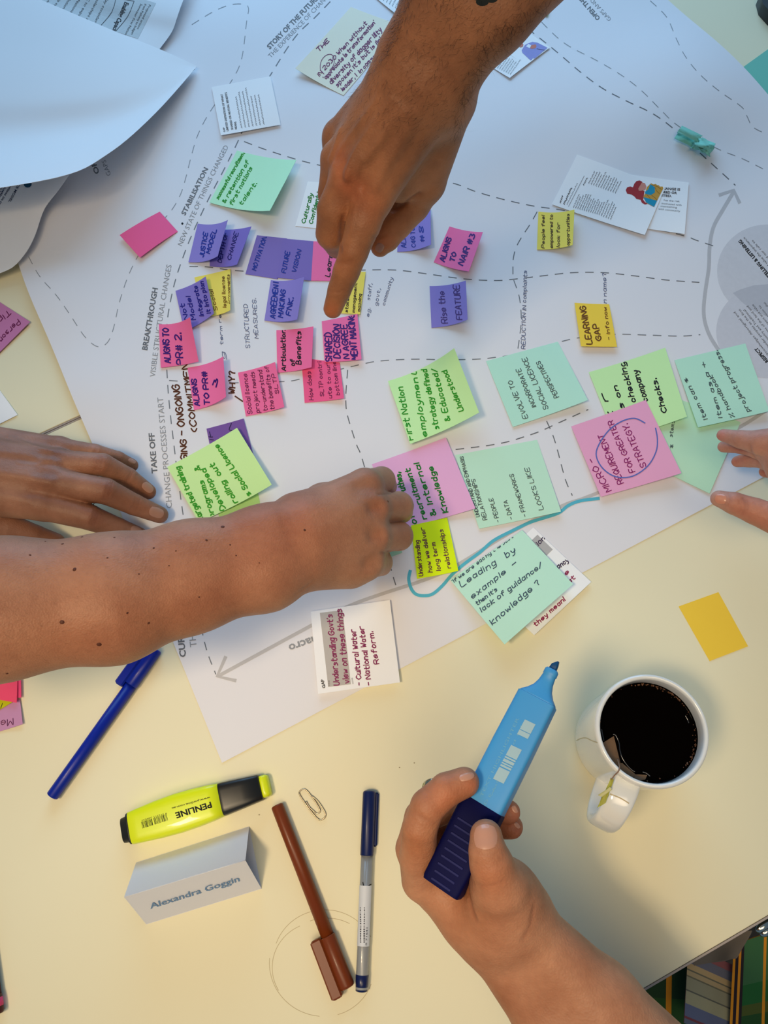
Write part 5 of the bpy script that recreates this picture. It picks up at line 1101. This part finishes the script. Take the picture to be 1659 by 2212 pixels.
def cloth(name, q, hh, n, m, parent, wav=4, bulge=0):
    G = np.zeros((n, n, 3))
    for i in range(n):
        for j in range(n):
            u, v = i/(n-1), j/(n-1); w = ((1-u)*(1-v), u*(1-v), u*v, (1-u)*v)
            x = sum(k*c[0] for k, c in zip(w, q)); y = sum(k*c[1] for k, c in zip(w, q)); h = sum(k*c for k, c in zip(w, hh))+wav*math.sin(u*7+v*2)+bulge*math.sin(math.pi*u)
            G[i, j] = U(x, y, h)
    V, Fc, ft = thick_sheet(G, 1.2); o = mesh(name, V, Fc, m, parent, True)
    uvl = o.data.uv_layers.new(name='UVMap'); N = n*n
    for lp in o.data.loops:
        k = lp.vertex_index % N if lp.vertex_index < 2*N else 0; uvl.data[lp.index].uv = ((k//n)/(n-1), (k % n)/(n-1))
    return o
green = [(0, (50, 100, 60)), (.25, (16, 92, 38)), (.36, (70, 84, 24)), (.42, (20, 70, 24)), (.50, (100, 130, 16)), (.56, (44, 76, 10)), (.58, (110, 140, 16)), (.62, (44, 76, 10)), (.64, (104, 134, 16)), (.74, (40, 74, 10)), (.76, (104, 138, 20)), (.92, (30, 110, 50)), (1.0, (30, 110, 50))]
OR, BK = (214, 140, 20), (24, 8, 24)
mR = plaid('plaid_right', [(0, OR, 1), (.035, BK, 1), (.075, OR, 1), (.11, BK, 1), (.15, OR, 0), (.42, OR, 1), (.46, OR, 0), (.8, OR, 1), (.84, OR, 0)], green, 0)
mL = plaid('plaid_left', [(0, BK, 1), (.16, OR, 1), (.2, BK, 1), (.27, OR, 1), (.32, BK, 1), (.37, OR, 0), (.70, OR, 1), (.76, OR, 0)], [(0, (20, 60, 30)), (.35, (30, 80, 30)), (.5, (20, 60, 20)), (.52, (34, 84, 26)), (.72, (10, 50, 24)), (1.0, (10, 50, 24))], 0)
mS = plaid('plaid_pale', [(0, OR, 0), (.99, OR, 0)], [(0, (150, 90, 96)), (.10, (110, 112, 130)), (.22, (190, 164, 120)), (.30, (110, 108, 90)), (.32, (180, 160, 122)), (.38, (110, 108, 90)), (.40, (150, 148, 124)), (.56, (96, 98, 90)), (.58, (160, 158, 130)), (.74, (96, 106, 140)), (.90, (120, 60, 70)), (.93, (96, 106, 130))], 0)
cloth('plaid_skirt', [(1300, 2000), (1500, 2020), (1500, 2420), (1280, 2420)], (-150, -140, -175, -180), 14, mL, pD)
cloth('skirt_panel', [(1487, 2040), (1582, 2084), (1575, 2250), (1478, 2210)], (-118, -120, -126, -124), 12, mS, pD, 2)
cloth('plaid_skirt', [(1585, 2040), (1740, 1990), (1740, 2420), (1566, 2420)], (-106, -104, -130, -136), 18, mR, pD, 3)
cloth('skirt_lining', [(1480, 2020), (1625, 2010), (1592, 2070), (1500, 2086)], (-112, -100, -100, -110), 8, principled('sheer_cloth', (120, 112, 104), .8, .2), pD, 2)
cloth('skirt_hem', [(1290, 2180), (1400, 2180), (1460, 2320), (1290, 2320)], (-140, -140, -150, -150), 6, principled('dark_cloth', (50, 46, 52), .9), pD, 2)
ch = thing('chair_fitting', U(1650, 2000, -70), 'polished chrome fitting just below the table edge at the right', 'chair')
chm = principled('chrome', (200, 200, 190), .12, metallic=1)
for c, rx, ry in (((1650, 1999), 8.5, 4.2), ((1656, 2010), 7, 3.8)):
    p = U(*c, -70); s_ = unit(np.array([.86, .5, 0])); u_ = np.array([-.5, .86, 0])
    V, Fc = loft([ring(p+zz*(math.sin(f)*3.6), s_, u_, rx*math.cos(f)+.3, ry*math.cos(f)+.3, 24) for f in np.linspace(-1.5, 1.5, 11)]); mesh('knob', V, Fc, chm, ch, True)
V, Fc = tube([U(1662, 2003, -72), U(1700, 1990, -80), U(1800, 1960, -100)], 5, 14); mesh('chrome_tube', V, Fc, chm, ch, True)
bpy.context.view_layer.update()
